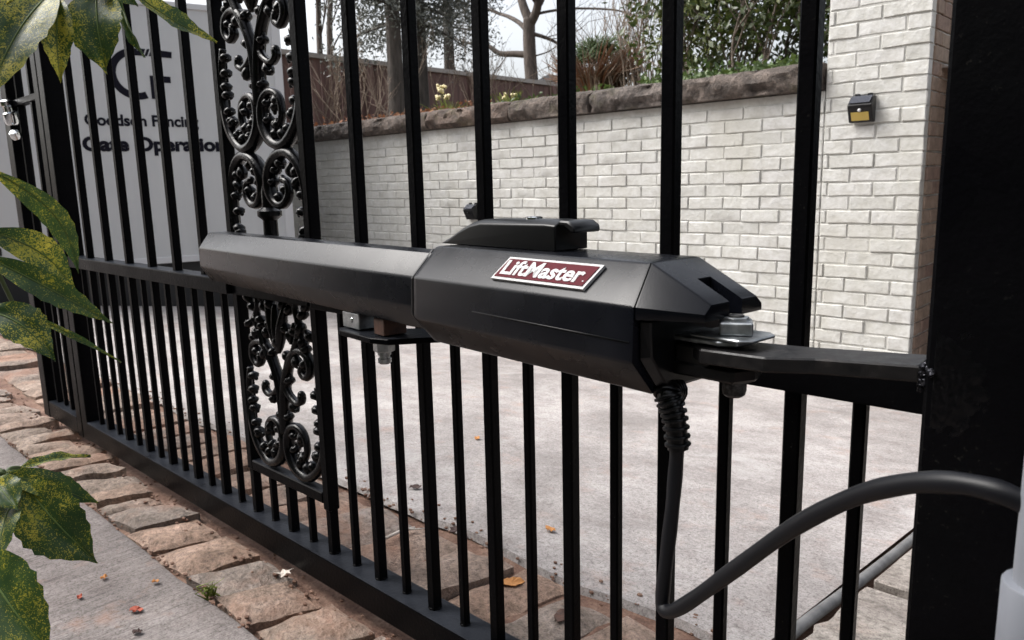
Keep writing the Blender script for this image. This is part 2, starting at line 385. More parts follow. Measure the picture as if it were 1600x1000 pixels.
LIT = mat('light_lens_yellow', (.42, .30, .07), .35)
HOUSEG = mat('grey_siding', (.2, .22, .24), .8); ROOFG = mat('dark_shingle', (.07, .07, .075), .9)

# ---------------------------------------------------------------- setting: ground, driveway, pavement
DW = 3.10                       # front plane of the brick wall
def zg(y):                      # level of the paving; the drive falls away beyond the gate
    if y < .32: return -.08
    return -.08-(min(y, 3.3)-.32)/(DW-.32)*.312
def sheet(ys, x0, x1, nx, dz=0.0, wob=0.0):
    V, Fc = [], []
    for y in ys:
        for i in range(nx+1):
            x = x0+(x1-x0)*i/nx
            V.append((x, y, zg(y)+dz+(noise.noise((x*1.3, y*1.3, 3))*wob)))
    n = nx+1
    for j in range(len(ys)-1):
        for i in range(nx): Fc.append((j*n+i, j*n+i+1, (j+1)*n+i+1, (j+1)*n+i))
    return V, Fc
o = obj('ground', sheet([-150, -20, -4, -1, 0, .3, .32, 1, 2, 3.09, 3.3], -150, 150, 60, -.045), SOIL); o['kind'] = 'structure'
# driveway slab with a worn edge against the setts
def drive():
    V, Fc = [], []; xs = [i*.06 for i in range(-95, 9)]; xs = [-12, -9, -7]+xs
    ys = [0, .02, .12, .3, .6, 1, 1.5, 2, 2.5, 2.78, 2.81]
    for j, dy in enumerate(ys):
        for x in xs:
            e = .295+noise.noise((x*4, 0, 9))*.018+noise.noise((x*15, 0, 2))*.006
            y = e+(2.81+.28-e)*(dy/2.81) if j else e
            if j == 1: y = e+.008
            z = zg(y)+.004+noise.noise((x*1.1, y*1.1, 5))*.004
            if j == 0: z -= .012
            V.append((x, y, z))
    n = len(xs)
    for j in range(len(ys)-1):
        for i in range(n-1): Fc.append((j*n+i, j*n+i+1, (j+1)*n+i+1, (j+1)*n+i))
    return V, Fc
o = obj('driveway', drive(), DRIVE, smooth=True, auto=40); o['kind'] = 'structure'
# pale slab to the right of the hose, two broken pieces with their own edges
def slab(x0, x1, y0, y1, rag0, rag1, seed):
    n = 14; top, bot = [], []
    loop = []
    for i in range(n): loop.append((x0+(x1-x0)*i/n, y0+noise.noise((i*.9, seed, 0))*rag0))
    for i in range(n): loop.append((x1, y0+(y1-y0)*i/n))
    for i in range(n): loop.append((x1-(x1-x0)*i/n, y1+noise.noise((i*.9, seed, 7))*rag1))
    for i in range(n): loop.append((x0+noise.noise((i*.8, seed, 3))*.012, y1-(y1-y0)*i/n))
    V = [(x, y, zg(y)+.016) for x, y in loop]+[(x, y, zg(y)-.05) for x, y in loop]; N = len(loop)
    return bevel((V, [tuple(range(N))]+[(k, N+k, N+(k+1) % N, (k+1) % N) for k in range(N)]), .004, 1, 40)
for a in ((.52, 3.2, .29, .66, .01, .03, 1), (.52, 3.2, .70, 1.9, .03, .02, 2), (.52, 3.2, 1.915, 3.08, .01, .01, 5)):
    o = obj('paving_slab', slab(*a), SLAB); o['kind'] = 'structure'
def walk():
    V, Fc = [], []; xs = [-30, -12, -6, -4]+[-3.4+i*.05 for i in range(100)]+[2, 4, 9]
    ys = [-7, -2, -1, -.6, -.35, -.2]
    n = len(xs)
    for j in range(len(ys)+3):
        for x in xs:
            e = -.158+noise.noise((x*3.3, 4, 9))*.012+noise.noise((x*13, 1, 2))*.004
            y = ys[j] if j < len(ys) else (e-.008, e, e)[j-len(ys)]
            z = -.074 if j <= len(ys) else (-.080 if j == len(ys)+1 else -.12)
            V.append((x, y, z))
    for j in range(len(ys)+2):
        for i in range(n-1): Fc.append((j*n+i, j*n+i+1, (j+1)*n+i+1, (j+1)*n+i))
    return V, Fc
o = obj('sidewalk', walk(), WALK, smooth=True, auto=50); o['kind'] = 'structure'
# hill behind the wall
def hz(x, y): return 1.085+(y-3.3)*.128+noise.noise((x*.5, y*.5, 1))*.05*min(1, (y-3.2))
def hill():
    V, Fc = [], []; xs = [-120, -60, -30]+[-20+i*.5 for i in range(61)]+[20, 60, 120]; ys = [3.28, 3.4, 3.6, 3.9, 4.4, 5, 6, 7.5, 9, 11, 14, 18, 24, 30, 60, 160]
    for y in ys:
        for x in xs: V.append((x, y, hz(x, min(y, 30))))
    n = len(xs)
    for j in range(len(ys)-1):
        for i in range(n-1): Fc.append((j*n+i, j*n+i+1, (j+1)*n+i+1, (j+1)*n+i))
    return V, Fc
o = obj('hillside', hill(), BED, smooth=True); o['kind'] = 'structure'

# setts: two rows under the gate, each stone its own
paving = obj('sett_bed', sheet([-.17, -.05, .1, .32], -4.2, 1.4, 120, -.014, .014), SOIL); paving['kind'] = 'structure'
def sett(x0, x1, y0, y1, lean, seed, h=.045):
    nx, ny = 5, 7; V, Fc = [], []; zt = -.073+rnd.uniform(-.006, .006); tx, ty = rnd.uniform(-.06, .06), rnd.uniform(-.035, .035)
    for j in range(ny):
        for i in range(nx):
            s, t_ = i/(nx-1), j/(ny-1)
            x = x0+(x1-x0)*s+(y0+(y1-y0)*t_+.155)*lean; y = y0+(y1-y0)*t_
            edge = min(i, nx-1-i, j, ny-1-j)
            if edge == 0:
                x += noise.noise((x*11, y*11, seed))*.012; y += noise.noise((x*11, y*11, seed+50))*.014
            z = zt+(x-(x0+x1)/2)*tx*2+(y-(y0+y1)/2)*ty*2+noise.noise((x*17, y*17, seed))*.008+noise.noise((x*40, y*40, seed))*.003
            if edge == 0: z -= .009+.006*abs(noise.noise((x*9, y*9, 3)))
            V.append(Vector((x, y, z)))
    for j in range(ny-1):
        for i in range(nx-1): Fc.append((j*nx+i, j*nx+i+1, (j+1)*nx+i+1, (j+1)*nx+i))
    rim = [i for i in range(nx)]+[j*nx+nx-1 for j in range(1, ny)]+[(ny-1)*nx+i for i in range(nx-2, -1, -1)]+[j*nx for j in range(ny-2, 0, -1)]
    b = len(V); V += [V[i]-Vector((0, 0, h)) for i in rim]; N = len(rim)
    for k in range(N): Fc.append((rim[k], b+k, b+(k+1) % N, rim[(k+1) % N]))
    return V, Fc
xj = [-4.1]
while xj[-1] < -.91: xj.append(xj[-1]+rnd.uniform(.085, .125))
xj += [-.809, -.666, -.548, -.404, -.279, -.161, -.03, .10, .22, .36, .48, .62, .75, .88, 1.0]
for k in range(len(xj)-1):
    g = rnd.uniform(.006, .012)
    obj('sett', sett(xj[k]+g/2, xj[k+1]-g/2, -.15+rnd.uniform(-.008, .008), rnd.uniform(-.036, .006), .33, k), COBBLE, paving, True, auto=50)
xf = [-4.1]
while xf[-1] < 1.0: xf.append(xf[-1]+rnd.uniform(.11, .165))
for k in range(len(xf)-1):
    g = rnd.uniform(.008, .014)
    obj('sett', sett(xf[k]+g/2, xf[k+1]-g/2, .045+rnd.uniform(-.01, .01), .275+rnd.uniform(-.012, .008), .22, k+200), COBBLE, paving, True, auto=50)

# grey hose lying in the joint beside the slab
hp = smoothpath([(.50, .20, zg(.2)+.012), (.497, .4, zg(.4)+.014), (.50, .62, zg(.62)+.014), (.503, .95, zg(.95)+.014), (.498, 1.4, zg(1.4)+.014), (.505, 2.0, zg(2)+.014), (.49, 2.7, zg(2.7)+.014)], 8)
HOSE = mat('grey_hose', (.17, .17, .175), .6); t = NT(HOSE); t.col(t.ramp(t.noise(t.pos(), 30, 5), [(.3, (.09, .09, .092)), (.7, (.2, .197, .195))]))
tag(obj('hose', tube([q-Vector((0, 0, .006)) for q in hp], .0098, 12), HOSE, None, True, org=(.5, .6, -.1)), 'grey hose lying in the driveway joint right of the cable', 'hose')

# ---------------------------------------------------------------- brick wall, pier and coping
CH, BW = .0655, .208
def brickmesh(name, w_, seed, mt, d=.05, h=.0592):
    """brick with worn rounded front edges; front is -Y"""
    r = random.Random(seed); V = []
    def ring(s, y, j):
        out = []
        for (a, b) in ((-1, -1), (-.33, -1), (.33, -1), (1, -1), (1, 1), (.33, 1), (-.33, 1), (-1, 1)):
            out.append((a*(w_/2-s)+r.uniform(-j, j), y+r.uniform(-j, j)*.5, b*(h/2-s)+r.uniform(-j, j)))
        return out
    V += ring(0, d, 0)+ring(0, .004, .0024)+ring(.0032, 0, .0022)
    Fc = []
    for q in range(2):
        for k in range(8): Fc.append((q*8+k, q*8+(k+1) % 8, (q+1)*8+(k+1) % 8, (q+1)*8+k))
    Fc += [(16, 17, 22, 23), (17, 18, 21, 22), (18, 19, 20, 21)]
    me = bpy.data.meshes.new(name); me.from_pydata(V, [], Fc); me.update(); me.materials.append(mt)
    me.polygons.foreach_set('use_smooth', [True]*len(me.polygons)); me.set_sharp_from_angle(angle=R(28)); return me
BR = [brickmesh('brick', BW-.007, s, BRICK) for s in range(10)]
BZ0 = -.405
wall = empty('brick_wall', (-3.0, DW, BZ0), 'low white painted brick retaining wall under the rough stone coping', 'wall')
XP, XR, XL = -.552, -.105, -7.2
obj('mortar', boxmm((XL, DW+.0052, BZ0-.1), (XP-.004, DW+.22, 1.012)), JOINT, wall)
slots = []
rows = int((1.012-BZ0)/CH)
for j in range(rows):
    z = BZ0+CH*(j+.5)+.004; x = XP-BW/2-(BW/2 if j % 2 else 0)
    if j % 2: slots.append((XP-BW/4, z, 'half'))
    while x > XL+.1: slots.append((x, z, 'full')); x -= BW
slots.sort(key=lambda s: -s[0])
HALF = [brickmesh('brick', BW/2-.008, s+40, BRICK) for s in range(4)]
for k, (x, z, kd) in enumerate(slots[:298]):
    inst('brick', rnd.choice(HALF if kd == 'half' else BR), wall, (x, DW+rnd.uniform(-.0045, .0025), z), (0, rnd.uniform(-.01, .01), rnd.uniform(-.006, .006)))
rest = []
for k, (x, z, kd) in enumerate(slots[298:]):
    me = rnd.choice(BR); dy = rnd.uniform(-.003, .002)
    rest.append(([Vector((v.co.x+x, v.co.y+DW+dy, v.co.z+z)) for v in me.vertices], [tuple(p.vertices) for p in me.polygons]))
tag(obj('far_bricks', cat_(*rest), BRICK, wall), kind='stuff')
# pier: white front, tan side
ZT = 1.95
pier = empty('brick_pier', (-.33, DW, BZ0), 'tall white painted brick pier with tan side next to the gate post', 'pier')
obj('mortar', boxmm((XP, DW+.0052, BZ0-.1), (XR-.008, DW+.55, ZT)), JOINT, pier)
nrow = int((ZT-BZ0)/CH); full = XR-XP
def bspan(x0, x1, z, par, meshes_cache={}):
    w_ = x1-x0-.008; key = round(w_, 3), rnd.randrange(4)
    if key not in meshes_cache: meshes_cache[key] = brickmesh('brick', w_, hash(key) % 999, BRICK)
    inst('brick', meshes_cache[key], par, ((x0+x1)/2, DW+rnd.uniform(-.005, .003), z), (0, rnd.uniform(-.008, .008), rnd.uniform(-.008, .008)))
sidem = [brickmesh('brick', BW-.01, s+80, TANB) for s in range(4)]; sideh = [brickmesh('brick', BW/2-.01, s+90, TANB) for s in range(3)]
for j in range(nrow):
    z = BZ0+CH*(j+.5)+.004
    cuts = [XR, XR-BW, XR-2*BW, XP] if j % 2 == 0 else [XR, XR-BW/2, XR-1.5*BW, XP]
    for a, b in zip(cuts, cuts[1:]): bspan(b, a, z, pier)
    ys = [(.06+BW/2, 'f'), (.06+1.5*BW, 'f')] if j % 2 else [(.06+BW/4, 'h'), (.06+BW, 'f'), (.06+2*BW-BW/4, 'h')]
    for yy, kd in ys:
        inst('brick', rnd.choice(sidem if kd == 'f' else sideh), pier, (XR+rnd.uniform(-.002, .003), DW+yy, z), (0, 0, R(90)))
# coping stones, rough faced
cop = empty('stone_coping', (-3, DW+.1, 1.012), 'row of rough brown coping stones on top of the white retaining wall', 'coping')
x = XP-.006; k = 0
while x > XL:
    L = rnd.uniform(.55, 1.05); x0 = max(x-L, XL-.2); nx, n_ = 30, 12
    secs = []
    for i in range(nx+1):
        px = x0+(x-.008-x0)*i/nx; sec = []
        prof = [(-.045, .004), (-.062, .03), (-.07, .065), (-.062, .1), (-.045, .122), (-.015, .132), (.08, .134), (.2, .134), (.25, .12), (.26, .06), (.24, .004), (.08, .002)]
        for q, (yy, zz) in enumerate(prof):
            d = noise.noise((px*7, q*.9+yy*8, k))*.03+noise.noise((px*22, q*2.1, k+9))*.022 if q < 6 else noise.noise((px*4, q, k))*.008
            e = .012 if i in (0, nx) else 0
            sec.append((px, DW+yy+d+e*(1 if q < 6 else 0), 1.014+zz+(d*.35-e*.5 if 1 < q < 9 else 0)))
        secs.append(sec)
    obj('coping_stone', loft(secs), COPING, cop, True, auto=60); x = x0-.004; k += 1

# solar wall lights
def wall_light(u, v, label, s=1.0, lens=None):
    c = atY(u, v, DW); c.y = DW-.004
    e = empty('wall_light', c, label, 'light', 'small solar lights on the white wall')
    X, Y, Z = c; w_, h_ = .108*s, .118*s
    body = loft([[(X+sx*w_/2, Y-y, Z+z) for y, z in ((0, -h_/2), (0, h_/2), (.018, h_/2), (.062, h_*.16), (.058, h_*.02), (.03, -h_/2))] for sx in (-1, 1)])
    obj('housing', bevel(body, .003), BLACKPL, e)
    pan = [(X+sx*w_*.42, Y-y-.003, Z+z+.003) for sx, y, z in ((-1, .022, h_/2-.004), (1, .022, h_/2-.004), (1, .06, h_*.19), (-1, .06, h_*.19))]
    nv = Vector((0, -.55, .8))*.0025
    obj('solar_panel', loft([[Vector(p) for p in pan], [Vector(p)+nv for p in pan]]), mat('solar_cell', (.03, .035, .05), .2), e)
    a, b = Vector((0, -.058, h_*.02)), Vector((0, -.03, -h_/2)); dn = (b-a); nn = Vector((0, -dn.z, dn.y)).normalized(); nn = nn if nn.y < 0 else -nn
    q = [c+Vector((sx*w_*.36, 0, 0))+a+dn*t_ for sx, t_ in ((-1, .28), (1, .28), (1, .86), (-1, .86))]
    obj('lens', loft([q, [p+nn*.003 for p in q]]), lens or LIT, e)
    obj('motion_sensor', ball(c+a+dn*.13+nn*.002, .008, 10, 6), lens or WHITEP, e, True)
    for sx in (-1, 1): obj('mount_tab', boxmm((X+sx*.028-.011, Y-.012, Z+h_/2-.004), (X+sx*.028+.011, Y, Z+h_/2+.012), .002), BLACKPL, e)
wall_light(1350, 171, 'black solar wall light with yellow lens on the brick pier')
wall_light(741, 331, 'small black wall light low on the white wall, left of the operator handle', .9, BLACKPL)

# ---------------------------------------------------------------- iron gate
S = .13; H = S/2; ZTOP = 1.42; MR0, MR1 = .424, .452
gate = empty('iron_gate', (-.3, 0, -.05), 'wide black iron driveway gate leaf with cast scrollwork panel', 'gate')
def rodmesh(name, w_, z0, z1, b=.0018):
    vf = box((0, 0, (z0+z1)/2), (w_, w_, z1-z0), b)
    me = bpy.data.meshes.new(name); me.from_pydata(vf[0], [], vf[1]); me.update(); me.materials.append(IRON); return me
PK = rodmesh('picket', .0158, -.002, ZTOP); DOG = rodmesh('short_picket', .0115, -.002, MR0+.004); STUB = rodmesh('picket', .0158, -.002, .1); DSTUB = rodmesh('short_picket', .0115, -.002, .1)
XS = {k: k*H for k in range(-19, 12)}; XS[10] = .6535; XS[11] = .7105
for k, x in XS.items():
    if k in (-6, -5, -4, -3, -2):
        inst('short_picket' if k % 2 else 'picket', DSTUB if k % 2 else STUB, gate, (x, 0, 0))
    elif k % 2: inst('short_picket', DOG, gate, (x, 0, 0))
    else: inst('picket', PK, gate, (x, 0, 0))
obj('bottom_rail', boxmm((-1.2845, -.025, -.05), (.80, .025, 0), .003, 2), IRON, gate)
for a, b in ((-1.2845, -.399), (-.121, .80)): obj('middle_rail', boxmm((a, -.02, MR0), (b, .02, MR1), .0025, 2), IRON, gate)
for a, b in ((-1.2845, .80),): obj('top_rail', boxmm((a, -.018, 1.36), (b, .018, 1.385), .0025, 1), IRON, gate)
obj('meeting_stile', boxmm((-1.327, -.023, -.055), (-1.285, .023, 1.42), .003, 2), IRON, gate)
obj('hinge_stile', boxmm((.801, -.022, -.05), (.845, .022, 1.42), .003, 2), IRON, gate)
# weld fillets at the feet of the pickets
def pt_mesh(vf, mt, name):
    me = bpy.data.meshes.new(name); me.from_pydata(vf[0], [], vf[1]); me.update(); me.materials.append(mt); me.polygons.foreach_set('use_smooth', [True]*len(me.polygons)); return me
WF = [pt_mesh(ball((0, 0, 0), r_, 8, 5, (1, 1, .3)), IRON, 'weld') for r_ in (.0108, .0083)]
for k, x in XS.items():
    if -8 < k < 8: inst('weld', WF[k % 2], gate, (x, 0, .0005))
# cast panel
PX = -.26; PCX = -.257
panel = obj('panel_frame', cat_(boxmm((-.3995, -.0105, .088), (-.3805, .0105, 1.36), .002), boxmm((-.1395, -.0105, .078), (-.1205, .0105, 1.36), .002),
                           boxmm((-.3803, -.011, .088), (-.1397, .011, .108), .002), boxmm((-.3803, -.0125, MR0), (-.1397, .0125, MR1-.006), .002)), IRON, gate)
def scroll(pts, rad, v0, side, endball=.0, n=7, y0=-.002, K=.84):
    P = smoothpath([Vector((PCX+side*u, y0, v0+v)) for u, v in pts], 5)
    vf = tube(P, lambda t_: rad(t_)*K, n)
    vf = ([Vector((v.x, y0+(v.y-y0)*1.35, v.z)) for v in vf[0]], vf[1])
    if endball: vf = cat_(vf, ball(P[-1], endball*.85, 8, 6, (1, .9, 1)))
    return vf
def leafhook(u, v, du, dv, v0, side, s=.02):
    """small cast leaf: a swelling hook ending in a curl"""
    d = Vector((du, dv)).normalized(); q = Vector((-d.y, d.x))
    pts = [(u, v), (u+d.x*s*.5, v+d.y*s*.5), (u+d.x*s+q.x*s*.18, v+d.y*s+q.y*s*.18), (u+d.x*s*1.05+q.x*s*.5, v+d.y*s*1.05+q.y*s*.5)]
    return scroll(pts, lambda t_: .0035+.0062*math.sin(math.pi*min(1, t_*1.05))**1.5, v0, side, .0048)
def unit(v0, sp, top=True):
    for sd_ in (-1, 1):
        obj('scroll', scroll([(.112, .172), (.122, .14), (.125, .085), (.112, .04), (.085, .012), (.058, .002), (.028, .012), (.009, .036), (.007, .062), (.017, .081), (.038, .088), (.06, .077), (.066, .052), (.055, .034), (.04, .036)],
                             lambda t_: .006+.006*math.sin(math.pi*min(1, t_*1.15))**2, v0, sd_, .0085), CAST, sp, True)
        obj('stem', scroll([(.0, .07), (.003, .115), (.008, .15), (.021, .185), (.042, .212), (.066, .25)], lambda t_: .0115-.0035*t_, v0, sd_), CAST, sp, True)
        obj('curl', scroll([(.018, .178), (.034, .21), (.062, .227), (.09, .219), (.096, .197), (.082, .183), (.068, .19), (.071, .201)], lambda t_: .009-.0015*t_, v0, sd_, .0102), CAST, sp, True)
        obj('curl', scroll([(.008, .158), (.022, .142), (.044, .132), (.06, .138), (.06, .149)], lambda t_: .0072, v0, sd_, .009), CAST, sp, True)
        hk = [leafhook(.122, .09, -1, .5, v0, sd_), leafhook(.121, .125, -1, .6, v0, sd_), leafhook(.105, .035, -.6, 1, v0, sd_), leafhook(.085, .015, -.2, 1, v0, sd_, .016),
              leafhook(.118, .06, -1, .8, v0, sd_, .018), leafhook(.004, .095, .8, .5, v0, sd_, .014), leafhook(.03, .2, -.4, 1, v0, sd_, .018), leafhook(.05, .045, .2, -1, v0, sd_, .014)]
        hk += [leafhook(u, v, a, b, v0, sd_, rnd.uniform(.015, .021)) for (u, v, a, b) in ((.118, .15, -.9, .6), (.124, .108, -1, .2), (.114, .05, -.9, .2), (.07, .006, -.3, 1), (.04, .008, .3, 1), (.012, .04, .9, .2), (.014, .075, .9, -.4), (.05, .084, .2, -1), (.064, .064, -1, 0), (.012, .165, 1, .2), (.05, .22, .2, -1), (.09, .215, -.8, -.6), (.03, .137, .2, -1), (.075, .227, .3, 1))]
        if top:
            for (u, v, a, b) in ((.066, .25, .6, 1), (.066, .25, -.8, .6), (.075, .225, 1, .5), (.04, .235, .1, 1), (.02, .25, .6, .8), (.03, .285, .8, .5), (.07, .285, .9, .2), (.09, .265, .6, -.6), (.05, .3, .3, .8), (.085, .295, .8, .6), (.012, .29, .7, .6), (.045, .265, 1, .1)):
                hk.append(leafhook(u, v, a, b, v0, sd_, rnd.uniform(.016, .024)))
        obj('cast_leaves', cat_(*hk), CAST, sp, True)
    if top:
        pet = [tube(smoothpath([Vector((PCX+u0_*s_, -.004, v0+v)) for u0_, v in ((0, .215), (.008, .24), (.018, .27), (.03, .3))], 4), lambda t_: .004+.007*math.sin(math.pi*t_), 7) for s_ in (-1, 1, -.1)]
        pet.append(ball((PCX, -.005, v0+.235), .013, 9, 7, (1, .8, 1)))
        pet += [tube(smoothpath([Vector((PCX+s_*u, -.003, v0+v)) for u, v in ((.066, .25), (.07, .275), (.062, .3), (.07, .318))], 4), lambda t_: .008-.003*t_, 7) for s_ in (-1, 1)]
        obj('palmette', cat_(*pet), CAST, sp, True)
unit(.117, panel)
unit(.679, panel)
for sd_ in (-1, 1):
    obj('scroll', scroll([(.105, .462), (.119, .5), (.122, .56), (.119, .62), (.1, .655), (.07, .67), (.036, .662), (.015, .64), (.011, .612), (.026, .591), (.05, .587), (.069, .602), (.067, .622), (.052, .628)],
                         lambda t_: .0065+.0055*math.sin(math.pi*t_)**2, 0, sd_, .0085), CAST, panel, True)
    obj('cast_leaves', cat_(leafhook(.118, .57, -1, .5, 0, sd_), leafhook(.12, .6, -1, .3, 0, sd_, .016), leafhook(.11, .63, -.9, -.5, 0, sd_, .022), leafhook(.119, .53, -1, .7, 0, sd_), leafhook(.085, .655, -.4, -1, 0, sd_), leafhook(.028, .652, .5, -1, 0, sd_, .014),
                            leafhook(.1, .48, -.8, .6, 0, sd_), leafhook(.02, .48, 1, .9, 0, sd_), leafhook(.03, .46, 1, 1, 0, sd_), leafhook(.121, .55, -1, -.3, 0, sd_, .018), leafhook(.105, .648, -.9, -.9, 0, sd_, .018), leafhook(.05, .666, -.1, -1, 0, sd_, .017), leafhook(.013, .62, 1, .3, 0, sd_, .015), leafhook(.04, .588, -.1, 1, 0, sd_, .015), leafhook(.07, .612, -1, 0, 0, sd_, .015)), CAST, panel, True)
obj('pedestal', lathe([(.02, 0), (.019, .02), (.013, .06), (.0125, .115), (.021, .122), (.021, .13), (.012, .136), (.012, .16), (.006, .19)], (PCX, -.001, .446), (0, 0, 1), 10), CAST, panel, True, auto=40)

# narrow leaf beyond the meeting stile
g2 = empty('iron_gate', (-1.5, 0, -.05), 'narrow black iron gate panel at the far left end, behind the spotted leaves', 'gate')
obj('stile', boxmm((-1.372, -.023, -.055), (-1.332, .023, 1.42), .003, 2), IRON, g2)
obj('stile', boxmm((-1.682, -.023, -.055), (-1.628, .023, 1.42), .003, 2), IRON, g2)
for x, me in ((-1.408, DOG), (-1.466, PK), (-1.53, DOG), (-1.59, PK)): inst('short_picket' if me is DOG else 'picket', me, g2, (x, 0, 0))
obj('bottom_rail', boxmm((-1.6275, -.022, -.052), (-1.3725, .022, -.003), .003, 2), IRON, g2)
obj('middle_rail', boxmm((-1.6275, -.02, MR0), (-1.3725, .02, MR1), .0025, 2), IRON, g2)
obj('latch_bar', boxmm((-1.6275, -.012, .86), (-1.3725, .012, .878), .002), IRON, g2)
hc = atY(17, 178, -.02); hc2 = Vector((-1.684, -.006, hc.z))
hg = obj('hinge', boxmm((hc.x-.01, -.014, hc.z-.012), (-1.681, .002, hc.z+.012), .003), CHROME, g2)
obj('hinge_bolt', lathe([(.014, -.03), (.018, -.024), (.018, .002), (.011, .006), (.011, .02), (.016, .024), (.016, .036), (.008, .04)], (hc.x-.004, -.022, hc.z), (.1, -.2, 1), 10), CHROME, g2, True, auto=40)
obj('hinge_bolt', lathe([(.011, -.02), (.014, -.014), (.014, 0), (.006, .006)], (hc.x+.028, -.026, hc.z-.052), (.3, -.5, 1), 10), CHROME, g2, True, auto=40)

# ---------------------------------------------------------------- gate post, welded arm
PYF = -.135; PXL = .791
post = empty('gate_post', (.86, -.08, -.1), 'thick square black steel gate post at the right edge', 'post')
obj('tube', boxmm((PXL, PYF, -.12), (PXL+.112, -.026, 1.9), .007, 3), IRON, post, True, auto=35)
zb = .489
arm = [(-.0, 0)]
def P2(u, v): q = atZ(u, v, zb); return (q.x, q.y)
ax0 = Vector((.12, -.095, 0)); yaw = R(6)
A = Vector((math.cos(yaw), -math.sin(yaw), 0)); N = Vector((-math.sin(yaw), -math.cos(yaw), 0)); Zv = Vector((0, 0, 1))
def OP(a, n, z): return ax0+A*a+N*n+Zv*z
pv = OP(.545, -.012, 0)
back = [(PXL+.004, -.088), (.708, -.116), (.672, -.122), (pv.x-.024, pv.y+.032)]
front = [(pv.x-.034, pv.y-.008), (pv.x-.012, pv.y-.03), (.70, -.167), (.728, -.150), (PXL+.004, -.128)]
obj('operator_arm', bevel(prism(back+front, (0, 0, zb-.011), (1, 0, 0), (0, 1, 0), (0, 0, 1), .011), .0012, 1), BRKT, post)
def bead(p, q, r, seed):
    P = [Vector(p).lerp(Vector(q), k/40)+Vector((noise.noise((k*.7, seed, 1)), noise.noise((k*.7, seed, 5)), noise.noise((k*.6, seed, 9))))*.0013 for k in range(41)]
    return tube(P, [r*(.75+.45*noise.noise((k*.55, seed, 3))+.3*abs(math.sin(k*1.25))) for k in range(41)], 8)
wb = [bead((PXL-.001, -.088, zb-.001), (PXL-.0015, -.129, zb-.001), .0032, 1), bead((PXL-.001, -.129, zb), (PXL-.001, -.1295, zb-.015), .0034, 2), bead((PXL-.0005, -.126, zb+.001), (PXL+.006, -.1355, zb-.003), .003, 3)]
obj('weld_bead', cat_(*wb), WELD, post, True)
V, Fc = [], []; nn_ = 34
for j in range(nn_+1):
    for i in range(nn_+1):
        x_, z_ = i/nn_, j/nn_*2-1
        f_ = max(0, 1-((x_*1.0)**2+z_**2)**.5*(1+.35*noise.noise((x_*5, z_*5, 2))))
        V.append((PXL+.0065+x_*.034, PYF+.0004-min(1, f_*2.2)*(.0009+.0016*abs(noise.noise((x_*17, z_*19, 4)))+.0012*max(0, noise.noise((x_*40, z_*44, 8)))), zb-.008+z_*.036))
for j in range(nn_):
    for i in range(nn_): Fc.append((j*(nn_+1)+i, j*(nn_+1)+i+1, (j+1)*(nn_+1)+i+1, (j+1)*(nn_+1)+i))
obj('scorched_paint', (V, Fc), CAST, post, True)
for z in (.15, 1.2):
    obj('hinge', lathe([(.012, -.05), (.014, -.048), (.014, .048), (.012, .05)], (.82, -.024, z), (0, 0, 1), 14), IRON, post, True, auto=40)

# ---------------------------------------------------------------- gate operator
op = empty('gate_operator', OP(.3, 0, .44), 'dark grey linear gate operator arm with red and white badge', 'gate operator')
def sec(a, prof): return [OP(a, n, z) for n, z in prof]
tubep = [(.016, .541), (.035, .516), (.036, .484), (.019, .457), (-.019, .457), (-.034, .484), (-.034, .516), (-.016, .541)]
def inset(pr_, d, c=(0, .499)): return [(c[0]+(n-c[0])*(1-d), c[1]+(z-c[1])*(1-d)) for n, z in pr_]
obj('actuator_tube', bevel(loft([sec(-.492, inset(tubep, .10)), sec(-.484, tubep), sec(.215, tubep)]), .0022, 2, 15), PLASTIC, op, True, auto=30)
houp = [(.014, .549), (.045, .519), (.047, .476), (.022, .447), (-.052, .447), (-.077, .476), (-.076, .519), (-.047, .549)]
HC = (-.015, .498)
housing = obj('motor_housing', bevel(loft([sec(.192, inset(houp, .12, HC)), sec(.198, inset(houp, .015, HC)), sec(.206, houp), sec(.47, houp), [OP(.496-.010*max(0, (z-.519)/.03), n, z) for n, z in houp]]), .0024, 2, 12), PLASTIC, op, True, auto=30)
# seam line and ribs along the lower half
obj('seam', cat_(*[tube([OP(a, .0467, .494-.001*i) for i, a in enumerate((.3, .4, .492))], .0005, 6)]), BLACKPL, housing, True)
obj('joint_collar', bevel(loft([sec(.186, inset(houp, .08, HC)), sec(.1915, inset(houp, .08, HC))]), .0015, 1, 15), BLACKPL, op)
obj('end_cap', bevel(loft([sec(-.4965, inset(tubep, .22)), sec(-.4925, inset(tubep, .14))]), .001, 1, 15), BLACKPL, op)
# nose: cover slopes down to two prongs with a slot between
ztp, ztb = .5215, .509
nose_a = [(.014, .549), (.045, .519), (.045, .509), (-.076, .509), (-.076, .519), (-.047, .549)]
nose_b = [(.012, ztp), (.020, ztb+.006), (.020, ztb), (-.055, ztb), (-.055, ztb+.006), (-.047, ztp)]
def boolean_cut(vf, cutter):
    os_ = []
    for q in (vf, cutter):
        bm = to_bm(q); me = bpy.data.meshes.new('cut'); bm.to_mesh(me); bm.free(); o_ = bpy.data.objects.new('cut', me); col.objects.link(o_); os_.append(o_)
    md = os_[0].modifiers.new('b', 'BOOLEAN'); md.operation = 'DIFFERENCE'; md.object = os_[1]; md.solver = 'EXACT'
    me = bpy.data.meshes.new_from_object(os_[0].evaluated_get(bpy.context.evaluated_depsgraph_get()))
    r = ([v.co.copy() for v in me.vertices], [tuple(p.vertices) for p in me.polygons])
    for o_ in os_: bpy.data.objects.remove(o_)
    return r
nv_ = bevel(loft([[OP(.4966-.010*max(0, (z-.519)/.03), n, z) for n, z in nose_a], sec(.541, nose_b)]), .0016, 2, 15)
